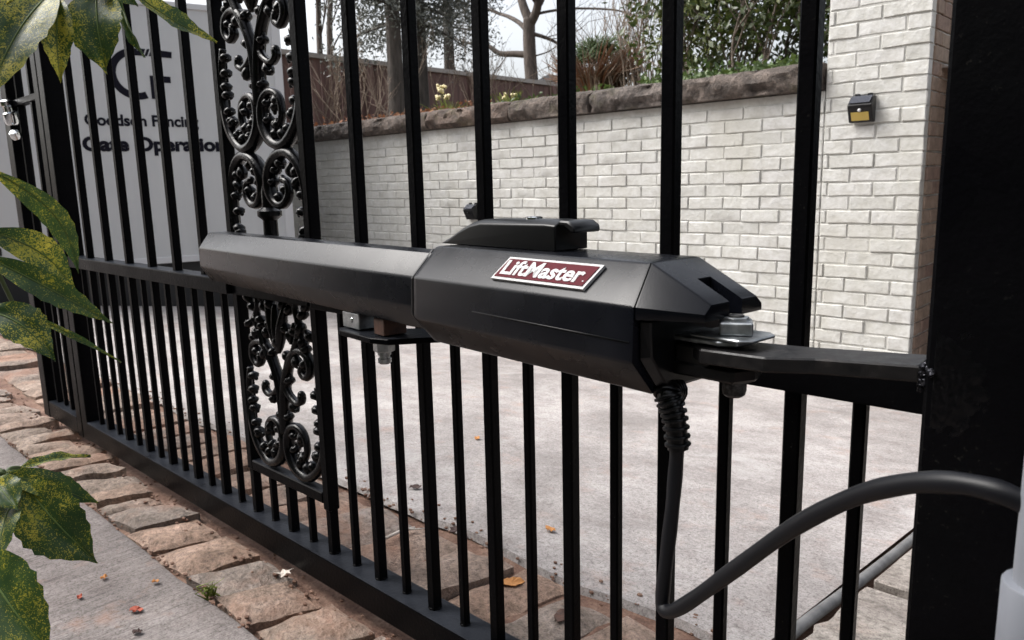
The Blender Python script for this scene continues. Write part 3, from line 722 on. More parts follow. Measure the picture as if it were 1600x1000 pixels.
cut = loft([sec(.512, [(-.010, .56), (-.010, .50), (-.027, .50), (-.027, .56)]), sec(.58, [(-.010, .56), (-.010, .50), (-.027, .50), (-.027, .56)])])
nose = obj('nose_cover', boolean_cut(nv_, cut), PLASTIC, op, True, auto=25)
obj('end_plate', bevel(loft([sec(.497, [(.040, .508), (.040, .478), (.018, .45), (-.048, .45), (-.07, .478), (-.07, .508)]), sec(.506, [(.038, .508), (.036, .48), (.016, .453), (-.046, .453), (-.066, .48), (-.066, .508)])]), .001), BLACKPL, op)
# release handle on top
hb = [(.178, .5495), (.192, .557), (.212, .5665), (.232, .5735), (.25, .5765), (.345, .5775), (.360, .5765), (.360, .5495)]
hn0, hn1 = -.008, -.045
V = loft([[OP(a, hn0+.003, .5492 if z < .55 else z-.004) for a, z in hb], [OP(a, hn0-.005, z) for a, z in hb], [OP(a, hn1+.005, z) for a, z in hb], [OP(a, hn1-.003, .5492 if z < .55 else z-.004) for a, z in hb]])
hand = obj('release_handle', bevel(V, .0055, 3, 30), BLACKPL, op, True, auto=35)
lip = [(.3602, .5715), (.367, .5722), (.376, .5668), (.3805, .5663), (.3800, .5725), (.372, .5770), (.3602, .5775)]
obj('handle_lip', bevel(loft([[OP(a, hn0-.001, z) for a, z in lip], [OP(a, hn1+.001, z) for a, z in lip]]), .0015, 1, 30), BLACKPL, hand, True, auto=35)
obj('key_lock', lathe([(.0085, 0), (.0085, .002), (.007, .0028), (.003, .0024)], OP(.309, -.026, .5768), (0, 0, 1), 16), CHROME, hand, True, auto=30)
# badge on the upper facet
fa, fb = Vector((.014, .549)), Vector((.045, .519)); fd = (fb-fa); flen = fd.length; fd.normalize()
exb = A.copy(); eyb = -(N*fd.x+Zv*fd.y); ezb = exb.cross(eyb)
if ezb.dot(N) < 0: ezb = -ezb
ob_ = OP(.322, fb.x, fb.y)+eyb*.0085
def bp(x, y): return ob_+exb*x+eyb*y
bw, bh, sk = .117, .0262, .0065
outer = [(0, 0), (bw, 0), (bw+sk, bh), (sk, bh)]
inn = [(.0032, .0026), (bw-.0024, .0026), (bw+sk-.0032, bh-.0026), (sk+.0024, bh-.0026)]
badge = obj('badge', prism(outer, ob_+ezb*.0002, exb, eyb, ezb, .0026), WHITEP, op)
obj('badge_field', prism(inn, ob_+ezb*.0029, exb, eyb, ezb, .0006), RED, badge)
obj('badge_lettering', text('LiftMaster', .0225, bp(.0078, .0058)+ezb*.0036, exb, eyb, ezb, .0004, .00062, 'LEFT', .102, .08), WHITEP, badge)
obj('badge_lettering', lathe([(.0008, 0), (.0008, .0005)], bp(.1128, .0072)+ezb*.0035, ezb, 8), WHITEP, badge)
GREASY = mat('greasy_steel', (.07, .068, .066), .5, .5); t = NT(GREASY); t.col(t.ramp(t.noise(t.pos(), 160, 5), [(.4, (.02, .02, .02)), (.7, (.16, .155, .15))]))
# pivot at the post end
obj('pivot_plate', bevel(prism([(-.06, -.022), (.0, -.022), (.012, -.015), (.015, 0), (.012, .014), (.0, .02), (-.06, .018)], OP(.545, -.012, zb+.0015), A, -N, Zv, .004), .001), ZINC, op)
obj('pivot_nut', bevel(box(OP(.546, -.012, zb+.0135), (.024, .024, .010), .0012, 1, Matrix.Rotation(R(28), 3, 'Z')), .0003), ZINC, op)
obj('pivot_nut', lathe([(.0095, 0), (.0098, .0005), (.0098, .003), (.009, .0035)], OP(.546, -.012, zb+.0178), (0, 0, 1), 6), ZINC, op)
obj('pivot_washer', bevel(prism([(-.02, -.021), (.022, -.021), (.029, -.014), (.029, .016), (.022, .022), (-.02, .022)], OP(.54, -.012, zb+.0058), A, -N, Zv, .0025), .0008), ZINC, op)
obj('lower_clevis', bevel(prism([(-.07, -.024), (.012, -.02), (.02, 0), (.012, .02), (-.07, .022)], OP(.545, -.012, zb-.0255), A, -N, Zv, .011), .002), BLACKPL, op)
obj('pivot_bolt', lathe([(.006, -.04), (.0085, -.038), (.0095, -.034), (.0095, -.028), (.013, -.0275), (.013, -.025), (.006, -.024), (.006, .0225)], OP(.546, -.012, zb), (0, 0, 1), 10), GREASY, op, True, auto=35)
obj('inner_clevis', bevel(prism([(0, -.02), (.03, -.02), (.03, .01), (0, .01)], OP(.506, -.012, zb-.018), A, -N, Zv, .016), .001), BRKT, op)
# front bracket under the tube, fixed to the gate
fb_ = obj('front_bracket', bevel(prism([(-.014, -.024), (.0, -.03), (.075, -.03), (.1, -.02), (.15, .06), (.15, .078), (.10, .078), (.05, .03), (-.014, .018)], OP(0, 0, .4275), A, -N, Zv, .007), .001), IRON, op)
obj('front_clevis', bevel(prism([(-.012, -.018), (.03, -.018), (.03, .018), (-.012, .018)], OP(0, 0, .436), A, -N, Zv, .0205), .001), ZINC, op)
obj('front_clevis', bevel(prism([(.062, -.016), (.086, -.016), (.086, .016), (.062, .016)], OP(0, 0, .4355), A, -N, Zv, .021), .001), RUST, op)
obj('front_nut', lathe([(.0125, -.018), (.0135, -.017), (.0135, -.003), (.018, -.0025), (.018, 0)], OP(.05, -.004, .4272), (0, 0, 1), 6), ZINC, fb_)
obj('front_bolt', lathe([(.0065, -.034), (.0085, -.032), (.0085, -.027), (.007, -.0265), (.007, -.023), (.0085, -.0225), (.0085, .0)], OP(.05, -.004, .4272), (0, 0, 1), 10), ZINC, fb_, True, auto=40)
for (a, n) in ((.0, .01), (.018, .012), (.012, .016)): obj('set_screw', ball(OP(a, n, .447), .004, 8, 5), CHROME, op, True)

# ---------------------------------------------------------------- cable and conduit
c0 = OP(.505, .0, .452)
cy = -.16
pth = [OP(.50, .0, .455), atY(1043, 615, cy), atY(1054, 650, cy), atY(1058, 690, cy), atY(1056, 730, cy), atY(1051, 790, cy-.003), atY(1043, 860, cy-.006), atY(1036, 920, cy-.008), atY(1036, 948, cy-.01), atY(1050, 955, cy-.014), atY(1085, 935, cy-.02), atY(1150, 888, cy-.03), atY(1240, 824, cy-.045), atY(1330, 778, cy-.06), atY(1410, 757, cy-.075), atY(1480, 754, cy-.085), atY(1545, 764, cy-.09), atY(1600, 786, cy-.09), atY(1680, 835, cy-.085), atY(1800, 940, cy-.07)]
cable = obj('power_cable', tube(smoothpath(pth, 6), lambda t_: .0058+.0002*math.sin(t_*90), 14), RUBBER, None, True, org=pth[8])
tag(cable, 'thick black power cable looping from the operator in front of the post', 'cable')
sr = smoothpath([OP(.50, .0, .447), atY(1043, 615, cy), atY(1054, 650, cy), atY(1060, 702, cy)], 9); rings = []
L = len(sr)
for k in range(1, L-1, 1):
    tn = (sr[k+1]-sr[k-1]).normalized(); r_ = .0116-.0018*k/L
    if k % 2: rings.append(lathe([(.008, -.0016), (r_, -.0011), (r_+.0004, 0), (r_, .0011), (.008, .0016)], sr[k], tn, 14))
obj('strain_relief', cat_(tube(sr, .0082, 12), *rings), BLACKPL, cable, True, auto=50)
cx_ = atY(1582, 895, -.25); X = cx_.x+.0135
cond = empty('conduit', (X, -.25, -.08), 'pale grey plastic conduit standing at the lower right corner', 'conduit')
obj('pipe', lathe([(.0134, 0), (.0134, .55)], (X, -.25, .35), (0, 0, 1), 24), PVC, cond, True, auto=40)
zc = atY(1575, 898, -.25).z
obj('coupling', lathe([(.0165, -.06), (.0178, -.058), (.0178, -.001), (.0172, .0), (.0145, .0005)], (X, -.25, zc), (0, 0, 1), 24), PVC2, cond, True, auto=40)
obj('pipe', lathe([(.0134, 0), (.0134, zc-.05+.075)], (X, -.25, -.075), (0, 0, 1), 24), PVC, cond, True, auto=40)

# ---------------------------------------------------------------- box trailer with lettering
TA = R(14); ts = Vector((math.sin(TA), math.cos(TA), 0)); tn = Vector((math.cos(TA), -math.sin(TA), 0)); T0 = Vector((-4.678, 1.74, 0))
def TP(s, n, z): return T0+ts*s+tn*n+Zv*z
trl = empty('box_trailer', TP(-.4, -.8, -.22), 'grey box trailer with dark fencing company lettering parked behind the gate', 'trailer')
def tbox(s0, s1, n0, n1, z0, z1, b=0, seg=1):
    return box(TP((s0+s1)/2, (n0+n1)/2, (z0+z1)/2), (n1-n0, s1-s0, z1-z0), b, seg, Matrix.Rotation(-TA, 3, 'Z'))
body = obj('body', tbox(-1.55, .80, -1.7, 0, .125, 1.915, .012, 2), TRAILER, trl)
obj('bottom_trim', tbox(-1.56, .805, -.02, .010, .10, .148, .004), TRIM, body)
obj('top_trim', tbox(-1.56, .805, -.03, .012, 1.885, 1.93, .006), TRIM, body)
obj('corner_trim', tbox(.755, .822, -.05, .014, .10, 1.925, .008, 2), TRIM, body)
obj('corner_trim', tbox(-1.585, -1.53, -.05, .014, .10, 1.925, .008, 2), TRIM, body)
obj('marker_rail', tbox(-1.52, .75, .0, .006, 1.09, 1.10) if 0 else tbox(-1.53, -1.12, .002, .012, .225, .275, .003), DARKMET_SHADE, body)
obj('underframe', cat_(tbox(-1.5, .75, -.22, -.10, -.02, .098, .005), tbox(-1.5, .75, -1.55, -1.43, -.02, .098, .005), *[tbox(s-.04, s+.04, -1.43, -.22, 0, .09) for s in (-1.4, -.8, -.2, .4, .7)]), DARKMET_SHADE, trl)
obj('underside_shade_panel', tbox(-1.52, .62, -.07, -.04, -.33, .098, .003), DARKMET_SHADE, trl)  # near-black sheet that stands in for the shade beneath the trailer
for s in (-.95, -.35):
    wh = obj('wheel', lathe([(.16, -.10), (.225, -.09), (.24, -.06), (.24, .06), (.225, .09), (.16, .10)], TP(s, -.19, -.02), tn, 28), TYRE, trl, True, auto=40)
    obj('rim', lathe([(.155, -.02), (.15, .085), (.11, .06), (.05, .06), (.045, .09), (.02, .095)], TP(s, -.19, -.02), tn, 20), RIM, wh, True, auto=40)
def ttext(s, size, s_mid, z, width, bold, name='lettering'):
    vf = text(s, size, TP(0, .0, z), ts, Zv, tn, .0012, bold, 'LEFT', width); xs = [(v-T0).dot(ts) for v in vf[0]]; d = s_mid-(min(xs)+max(xs))/2
    vf = ([v+ts*d+tn*.0022 for v in vf[0]], vf[1]); obj(name, vf, SIGNINK, body)
ttext('Goodson Fencing', .105, -.185, 1.075, .73, .0035)
ttext('Gate Operations', .13, -.085, .905, .99, .006)
# emblem: open ring and a slashed F
def arc(c, ro, ri, a0_, a1_, n=28, sx=1.0):
    o_ = [(c[0]+sx*ro*math.cos(a0_+(a1_-a0_)*k/n), c[1]+ro*math.sin(a0_+(a1_-a0_)*k/n)) for k in range(n+1)]
    i_ = [(c[0]+sx*ri*math.cos(a0_+(a1_-a0_)*k/n), c[1]+ri*math.sin(a0_+(a1_-a0_)*k/n)) for k in range(n+1)]
    V, Fc = [], []
    for t_ in (.0008, .0026):
        for x_, z_ in o_+i_: V.append(TP(x_, t_, z_))
    m_ = n+1
    for k in range(n):
        Fc.append((2*m_+k, 2*m_+k+1, 3*m_+k+1, 3*m_+k)); Fc.append((k, k+m_, k+m_+1, k+1)); Fc.append((k, k+1, 2*m_+k+1, 2*m_+k)); Fc.append((m_+k, 3*m_+k, 3*m_+k+1, m_+k+1))
    return V, Fc
def poly(pts): return prism(pts, TP(0, .0009, 0), ts, Zv, tn, .0018)
obj('emblem', cat_(arc((-.20, 1.425), .172, .125, R(82), R(292), 30),
                   poly([(-.19, 1.55), (-.145, 1.55), (-.125, 1.597), (-.17, 1.597)]),
                   poly([(-.135, 1.55), (-.118, 1.55), (-.098, 1.597), (-.115, 1.597)]),
                   poly([(-.108, 1.55), (.04, 1.545), (.045, 1.588), (-.088, 1.597)]),
                   poly([(-.115, 1.42), (-.05, 1.42), (-.05, 1.262), (-.115, 1.262)]),
                   poly([(-.0495, 1.42), (.02, 1.418), (.02, 1.375), (-.0495, 1.375)])), SIGNINK, body)

# unseen evergreen hedge, added behind the viewpoint to darken reflections on black parts
rr = random.Random(77); hq = []; hcore = []
hcore = cat_(boxmm((-4.2, -3.4, -.07), (5.0, -2.5, 3.3), .2, 2))
for _ in range(5200): hq.append(Vector((rr.uniform(-4.3, 5.1), -2.46+rr.gauss(0, .09), rr.uniform(-.05, 3.45))))
hd = obj('unseen_shade_hedge', hcore, FOL_SHR, None, org=(0, -3, -.07)); hd['kind'] = 'structure'
# ---------------------------------------------------------------- hillside planting and background
def quads(cs, size, rr, flat=0.0, asp=1.8, zup=None):
    V, Fc = [], []
    for c in cs:
        d = Vector((rr.gauss(0, 1), rr.gauss(0, 1), rr.gauss(0, 1)*(1-flat))).normalized()
        if zup is not None: d = (d+Vector((0, 0, zup))).normalized()
        n = d.orthogonal().normalized(); n.rotate(Matrix.Rotation(rr.uniform(0, 6.28), 3, d)); s = size*rr.uniform(.6, 1.3)
        q = d.cross(n); b = len(V); c = Vector(c)
        V += [c, c+d*s*asp*.45+n*s*.5+q*s*.1, c+d*s*asp, c+d*s*asp*.45-n*s*.5+q*s*.1]; Fc.append((b, b+1, b+2, b+3))
    return V, Fc
obj('foliage', quads(hq, .07, random.Random(78), 0, 1.8), FOL_SHR, hd)  # leaves of the added hedge behind the viewpoint
def branchy(p, d, L, r, depth, rr, out, spread=.6, up_=.15, n=3, tips=None):
    pts = [Vector(p)]; dd = Vector(d).normalized(); st = 5
    for k in range(st):
        dd = (dd+Vector((rr.gauss(0, .12), rr.gauss(0, .12), rr.gauss(0, .1)+up_*.1))).normalized(); pts.append(pts[-1]+dd*L/st)
    out.append(tube(pts, lambda t_: r*(1-.45*t_), 6 if depth < 2 else 4))
    if tips is not None: tips.append(pts[-1])
    if depth <= 0: return
    for k in range(n):
        t_ = rr.uniform(.35, 1) if k < n-1 else 1
        i = min(st, int(t_*st)); nd = (dd+Vector((rr.gauss(0, spread), rr.gauss(0, spread), rr.gauss(0, spread*.6)+up_))).normalized()
        branchy(pts[i], nd, L*rr.uniform(.55, .8), r*.55, depth-1, rr, out, spread, up_, n, tips)

# bare tree: trunk and limbs follow the real fork
Yt = 13.0
def tp(u, v): return atY(u, v, Yt)
rr = random.Random(3)
b0 = tp(834, 165); tree = empty('bare_tree', b0, 'leafless tree with a forked trunk behind the wall in the middle', 'tree')
def limb(pts, rs, name, sub=0, L=1.2):
    P = smoothpath([tp(u, v)+Vector((0, dy, 0)) for u, v, dy in pts], 5); n = len(P)
    vf = [tube(P, lambda t_: rs[0]+(rs[1]-rs[0])*t_, 9)]
    for k in range(sub):
        i = rr.randrange(n//4, n); d = (P[min(i+1, n-1)]-P[i-1]).normalized()+Vector((rr.gauss(0, .7), rr.gauss(0, .5), rr.gauss(.15, .6)))
        branchy(P[i], d, L*rr.uniform(.5, 1.1), rs[1]*rr.uniform(.35, .7), 2, rr, vf, .6, .2, 3)
    obj(name, cat_(*vf), BARK, tree, True)
limb([(834, 185, 0), (833, 150, 0), (829, 100, 0), (827, 60, 0), (827, 28, 0)], (.165, .14), 'trunk')
limb([(827, 32, 0), (818, 10, 0), (805, -25, .1), (795, -70, .2), (790, -140, .3)], (.115, .06), 'limb', 6)
limb([(827, 40, 0), (838, 18, 0), (845, -5, -.1), (848, -45, -.3), (855, -140, -.4)], (.115, .06), 'limb', 6)
limb([(824, 48, 0), (806, 34, .1), (785, 24, .2), (762, 17, .3), (735, 5, .3)], (.065, .026), 'limb', 6)
limb([(829, 86, 0), (808, 85, -.1), (790, 85, -.2), (778, 75, -.3), (765, 73, -.3), (740, 68, -.4)], (.085, .03), 'limb', 5)
limb([(829, 52, 0), (843, 57, .2), (855, 66, .4), (872, 88, .6)], (.05, .022), 'limb', 4)
limb([(838, 22, 0), (853, 15, .2), (875, 8, .5), (930, 8, .7), (965, 18, .8), (1000, 12, .8)], (.035, .012), 'limb', 6)
limb([(834, 88, 0), (846, 80, .2), (856, 70, .3)], (.02, .01), 'limb', 2, .6)

# conifers, hazy mass on the left
def conifer(u, v, Y, h, rad, seed, label, lean=0):
    rr = random.Random(seed); b = atY(u, v, Y); e = empty('conifer_tree', b, label, 'tree', 'conifers on the hill')
    obj('trunk', tube(smoothpath([b-Vector((0, 0, 1)), b+Vector((0, 0, h*.4)), b+Vector((lean, 0, h))], 5), lambda t_: .16*(1-t_*.8), 8), BARK2, e, True)
    cs = []; br = []
    for k in range(46):
        z = h*(.27+.72*k/46); r_ = rad*(1-.75*(z/h))*rr.uniform(.6, 1.1); a = rr.uniform(0, 6.28)
        p0 = b+Vector((0, 0, z)); p1 = p0+Vector((math.cos(a)*r_, math.sin(a)*r_, -r_*rr.uniform(.05, .4))); br.append(tube([p0, (p0+p1)/2+Vector((0, 0, .1)), p1], [.025, .018, .006], 4))
        for q in range(330):
            t_ = rr.uniform(.15, 1); c = p0.lerp(p1, t_); cs.append(c+Vector((rr.gauss(0, .17), rr.gauss(0, .17), rr.gauss(-.08, .16))))
    obj('branches', cat_(*br), BARK2, e)
    obj('crown', quads(cs, .028, rr, 0, 2.8), FOL_CON, e)
conifer(622, 200, 6.6, 5.5, 1.7, 11, 'tall grey green conifer left of centre, with the pale trunk')
conifer(660, 190, 7.2, 5.5, 1.7, 12, 'second conifer with dark trunk, right of the pale trunked one')
conifer(705, 175, 10.5, 6.0, 2.0, 13, 'far conifer nearest to the bare tree')

# slim bare trees above the brown fence
for q, (u, lab) in enumerate(((505, 'slim bare tree trunk beside the cast panel, left of a pair'), (521, 'slim bare tree trunk beside the cast panel, right of a pair'))):
    rr = random.Random(30+q); b = atY(u, 190, 7.6); e = empty('slim_tree', b, lab, 'tree', 'slim bare trees'); vf = []
    P = [b-Vector((0, 0, .5)), b+Vector((.05, 0, 1.5)), b+Vector((.15*(q-.5)+.1, .1, 3)), b+Vector((.3*(q-.5)+.1, .2, 5))]
    obj('trunk', tube(smoothpath(P, 5), lambda t_: .065-.03*t_, 7), BARK, e, True)
    for k in range(12):
        branchy(b+Vector((.08, 0, rr.uniform(1.2, 4))), (rr.gauss(0, .6), rr.gauss(0, .5), 1), rr.uniform(.6, 1.2), .018, 2, rr, vf, .4, .4, 3)
    obj('branches', cat_(*vf), BARK, e, True)

# bare brown thicket in front of the fence
for q, (u, yv, lab) in enumerate(((500, 6.4, 'brown bare thicket bush in front of the fence, leftmost'), (585, 6.0, 'brown bare thicket bush in front of the fence, left of the pale conifer trunk'), (738, 8.0, 'brown bare thicket bush left of the bare tree'), (885, 9.0, 'brown bare thicket bush right of the bare tree trunk'))):
    rr = random.Random(60+q); b = atY(u, 185, yv); b.z = hz(b.x, yv)-.05; e = empty('bare_bush', b, lab, 'bush', 'bare brown bushes on the hill'); vf = []
    for k in range(15): branchy(b+Vector((rr.gauss(0, .3), rr.gauss(0, .2), 0)), (rr.gauss(0, .35), rr.gauss(0, .3), 1), rr.uniform(.5, .9), .009, 2, rr, vf, .4, .4, 3)
    obj('twigs', cat_(*vf), TWIG, e)
# brown board fence with a pale top rail, running away from the camera
FX = -10.0
fence = empty('board_fence', (FX, 10, 1.6), 'brown board fence with pale top rail on the hill', 'fence')
y = 4.4
while y < 13.5:
    zt = 2.67+rnd.uniform(-.015, .015); obj('board', boxmm((FX-.02, y, hz(FX, y)-.3), (FX+.006+rnd.uniform(-.004, .004), y+.178, zt)), FENCE, fence); y += .19
obj('top_rail', boxmm((FX-.05, 4.4, 2.66), (FX+.05, 13.6, 2.735)), RAILW, fence)
yy = 5
while yy < 13.5: obj('fence_post', boxmm((FX+.008, yy-.05, hz(FX, yy)-.3), (FX+.1, yy+.05, 2.655)), RAILW if 0 else FENCE, fence); yy += 2.4
# grey garden building seen just right of the bare tree
hb0 = atY(868, 170, 17.5); hs_ = empty('garden_shed', hb0, 'grey garden building partly hidden behind the bare tree trunk', 'shed')
obj('wall', boxmm((hb0.x-.42, 17.2, 1.5), (hb0.x+.75, 19.2, hb0.z+.75)), HOUSEG, hs_)
obj('roof', loft([[(hb0.x-.5, yv, hb0.z+.75), (hb0.x+.16, yv, hb0.z+.95), (hb0.x+.83, yv, hb0.z+.75)] for yv in (17.0, 19.4)]), ROOFG, hs_)
obj('corner_board', boxmm((hb0.x-.44, 17.18, 1.5), (hb0.x-.34, 17.199, hb0.z+.74)), RAILW, hs_)

# ornamental grass mound: rounded brown clump with a green cap and leaning dry stalks
rr = random.Random(5); gb = atY(948, 158, 5.2); gb.z = hz(gb.x, 5.2)
gm = empty('grass_clump', gb, 'brown ornamental grass mound with green top behind the coping', 'grass clump')
st_, gr_ = [], []
for k in range(520):
    a = rr.uniform(0, 6.28); r_ = rr.random()**.5*.24; p0 = gb+Vector((math.cos(a)*r_*.8-.12, math.sin(a)*r_*.5, .0)); h_ = rr.uniform(.28, .52)
    d = Vector((math.cos(a)*.22+rr.gauss(0, .08), math.sin(a)*.2, h_)); mid = p0+d*.6; tip = p0+d+Vector((math.cos(a)*.1, 0, -rr.uniform(.0, .12)))
    (gr_ if rr.random() < .4 else st_).append(tube([p0, mid, tip], [.006, .006, .002], 3))
obj('green_blades', cat_(*[tube([gb+Vector((rr.gauss(-.12, .11), rr.gauss(0, .08), .33+rr.uniform(0, .1))), gb+Vector((rr.gauss(-.12, .15), rr.gauss(0, .1), .5+rr.uniform(-.04, .08)))], [.006, .002], 3) for _ in range(320)]), FOL_IVY, gm)
obj('brown_blades', cat_(*st_), FOL_DRY, gm); obj('inner_blades', cat_(*gr_), FOL_LIT, gm)
dry = []
for k in range(46):
    p0 = gb+Vector((rr.uniform(.0, .55), rr.gauss(0, .1), -.02)); L_ = rr.uniform(.25, .62); ln = rr.uniform(-.42, -.02)
    dry.append(tube([p0, p0+Vector((ln*L_*.5, rr.gauss(0, .03), L_*.55)), p0+Vector((ln*L_*1.1, rr.gauss(0, .05), L_))], [.008, .007, .003], 4))
e = empty('dry_stalks', gb+Vector((.3, 0, 0)), 'bundle of leaning dry stalks right of the grass mound', 'stalks'); obj('stalks', cat_(*dry), TWIG, e)

# twiggy shrub with a few green leaves
rr = random.Random(8); tb = atY(1000, 150, 5.6); tb.z = hz(tb.x, 5.6)
ts_ = empty('twiggy_shrub', tb, 'bare twiggy shrub with a few green leaves, left of the evergreen', 'shrub'); tw, tips = [], []
for k in range(34):
    branchy(tb+Vector((rr.gauss(.05, .22), rr.gauss(0, .15), -.05)), (rr.gauss(.05, .25), rr.gauss(0, .2), 1), rr.uniform(.5, .9), .008, 2, rr, tw, .35, .45, 3, tips)
obj('stems', cat_(*tw), TWIG, ts_, True)
lc = [atY(u, v, 5.5)+Vector((rr.gauss(0, .06), rr.gauss(0, .05), rr.gauss(0, .035))) for u, v in ((1000, 20), (1012, 26), (1018, 62), (1030, 68), (985, 10), (1050, 105), (1025, 58)) for _ in range(11)]
obj('leaves', quads(lc, .035, rr, 0, 1.8), FOL_SHR, ts_)

# evergreen shrub at the right
rr = random.Random(9); eb = atY(1165, 128, 4.9); eb.z = hz(eb.x, 4.9)-.02
es = empty('evergreen_shrub', eb, 'large evergreen shrub with many stems above the right end of the coping', 'shrub'); sv, tips = [], []
for k in range(26):
    p0 = eb+Vector((rr.uniform(-.55, .55), rr.uniform(-.35, .5), -.05))
    branchy(p0, (rr.gauss(0, .22), rr.gauss(0, .2), 1), rr.uniform(.5, .85), .013, 2, rr, sv, .5, .35, 3, tips)
obj('stems', cat_(*sv), m_bark('shrub_stem', (.09, .065, .05), (.27, .22, .18), 3), es, True)
cs = []
for p in tips:
    for q in range(9): cs.append(p+Vector((rr.gauss(0, .07), rr.gauss(0, .07), rr.gauss(0, .06))))
for k in range(15000):
    x, y_, z = rr.uniform(-.95, .95), rr.uniform(-.45, .9), rr.uniform(.05, 1.9)
    if noise.noise((x*3.1, y_*3, z*3.1)) > -.2+max(0, .34-z)*1.3 and (x+.95 > .12*(1+noise.noise((z*4, 0, 0)))): cs.append(eb+Vector((x, y_, z)))
obj('foliage', quads(cs, .033, rr, 0, 2.1, -.1), FOL_SHR, es)
for q in range(2):
    pass
# ground ivy along the coping, litter, yellow-green plants and cream flowers
rr = random.Random(10)
def scatter(n, u0_, u1_, y0_, y1_, dz, jz):
    out = []
    for _ in range(n):
        yv = rr.uniform(y0_, y1_); p = atY(rr.uniform(u0_, u1_), 150, yv); out.append(Vector((p.x, yv, hz(p.x, yv)+dz+abs(rr.gauss(0, jz)))))
    return out
tag(obj('ground_ivy', quads(scatter(1900, 1000, 1250, 3.3, 4.4, .03, .05), .028, rr, .3, 1.5, .5), FOL_IVY), 'low green ivy spilling over the right end of the coping', 'ivy', None, 'stuff')
tag(obj('ground_ivy', quads(scatter(700, 760, 960, 3.35, 5.5, .02, .035), .026, rr, .3, 1.6, .6), FOL_IVY), 'low green plants along the coping below the bare tree', 'ivy', None, 'stuff')
tag(obj('leaf_litter', quads(scatter(1700, 440, 770, 3.32, 6.5, .015, .05), .034, rr, .5, 1.4, .2), FOL_LIT), 'red brown leaf litter on the bed behind the left coping', 'leaf litter', None, 'stuff')
for q, (u, lab) in enumerate(((700, 'yellow green plant with cream flowers right of the dark conifer trunk'), (797, 'yellow green plant with cream flowers left of the bare tree trunk'))):
    b = atY(u, 160, 4.3); b.z = hz(b.x, 4.3); e = empty('flowering_plant', b, lab, 'plant', 'plants with cream flowers')
    obj('blades', cat_(*[tube([b+Vector((rr.gauss(0, .07), rr.gauss(0, .06), -.02)), b+Vector((rr.gauss(0, .11), rr.gauss(0, .08), rr.uniform(.08, .2)))], [.008, .002], 4) for _ in range(70)]), FOL_GRS, e)
    for k in range(4 if q == 0 else 2):
        hp_ = b+Vector((rr.gauss(-.02, .08), rr.gauss(0, .04), rr.uniform(.2, .34) if q == 0 else rr.uniform(.1, .16)))
        obj('flower_stalk', tube([b, (b+hp_)/2+Vector((.01, 0, .02)), hp_], .003, 5), FOL_GRS, e)
        obj('flower', cat_(*[ball(hp_+Vector((rr.gauss(0, .014), rr.gauss(0, .014), rr.gauss(0, .012))), .015, 6, 5) for _ in range(7)]), FLOWER, e, True)

# ---------------------------------------------------------------- spotted-leaf shrub in the foreground
rr = random.Random(21)
LPROF = ((0, .04), (.08, .34), (.2, .72), (.35, .95), (.48, 1), (.6, .92), (.7, .76), (.8, .52), (.88, .29), (.94, .12), (1, .015))
MID = []
def lerp1(t_):
    for (a_, p_), (b_, q_) in zip(LPROF, LPROF[1:]):
        if t_ <= b_: return p_+(q_-p_)*(t_-a_)/(b_-a_)
    return .015
def leafvf(base, tip, wid, nrm, curl=.12, fold=.28, serr=.06, droop=0.0, twist=0.0, bend=0.0):
    base, tip = Vector(base), Vector(tip); d = tip-base; L = d.length; d.normalize()
    n = Vector(nrm); n = (n-d*n.dot(d)).normalized(); s = d.cross(n); V, Fc = [], []; NL = 18
    cols = (-1, -.62, -.3, 0, .3, .62, 1)
    for i in range(NL+1):
        t_ = i/NL; w_ = wid*.5*lerp1(t_); se = 1+(serr*(1 if i % 2 else -1) if .4 < t_ < .9 else 0)
        tw = twist*(t_-.3); s2 = s*math.cos(tw)+n*math.sin(tw); n2 = n*math.cos(tw)-s*math.sin(tw)
        c = base+d*(L*t_)+n*(L*(curl*math.sin(math.pi*t_)-droop*t_*t_))+s*(L*bend*math.sin(math.pi*t_))
        for q in cols:
            x_ = q*w_*(se if abs(q) == 1 else 1)
            V.append(c+s2*x_*math.cos(fold)+n2*(abs(x_)*math.sin(fold)-(.0022 if q == 0 else 0)+math.sin(t_*17+q*2)*.0012*abs(q)))
    m_ = len(cols); MID[:] = [V[i*m_+3]+n*.0006 for i in range(NL)]
    for i in range(NL):
        for k in range(m_-1): Fc.append((i*m_+k, i*m_+k+1, (i+1)*m_+k+1, (i+1)*m_+k))
    return V, Fc
rb = atZ(-240, 900, -.074); rb = Vector((rb.x, rb.y, -.074))
shrub = empty('spotted_laurel', rb, 'spotted laurel branches with yellow speckled leaves at the left edge', 'shrub')
nodeT, nodeM, nodeB = atD(92, -22, .92), atD(-28, 372, .88), atD(8, 742, .86)
stems = []
for nd, D2 in ((nodeT, .95), (nodeM, .92), (nodeB, .9)):
    mid = atD(-170, 300, .95) if nd is nodeT else (atD(-130, 520, .95) if nd is nodeM else atD(-110, 820, .92))
    lo = Vector((rb.x+.02, rb.y+.0, .05))
    stems.append(tube(smoothpath([Vector((rb.x, rb.y, -.08)), lo, mid, nd], 8), lambda t_: .006-.0035*t_, 8))
for k, s_ in enumerate(stems): obj('stem', s_, STEM, shrub, True)
toc = -fw
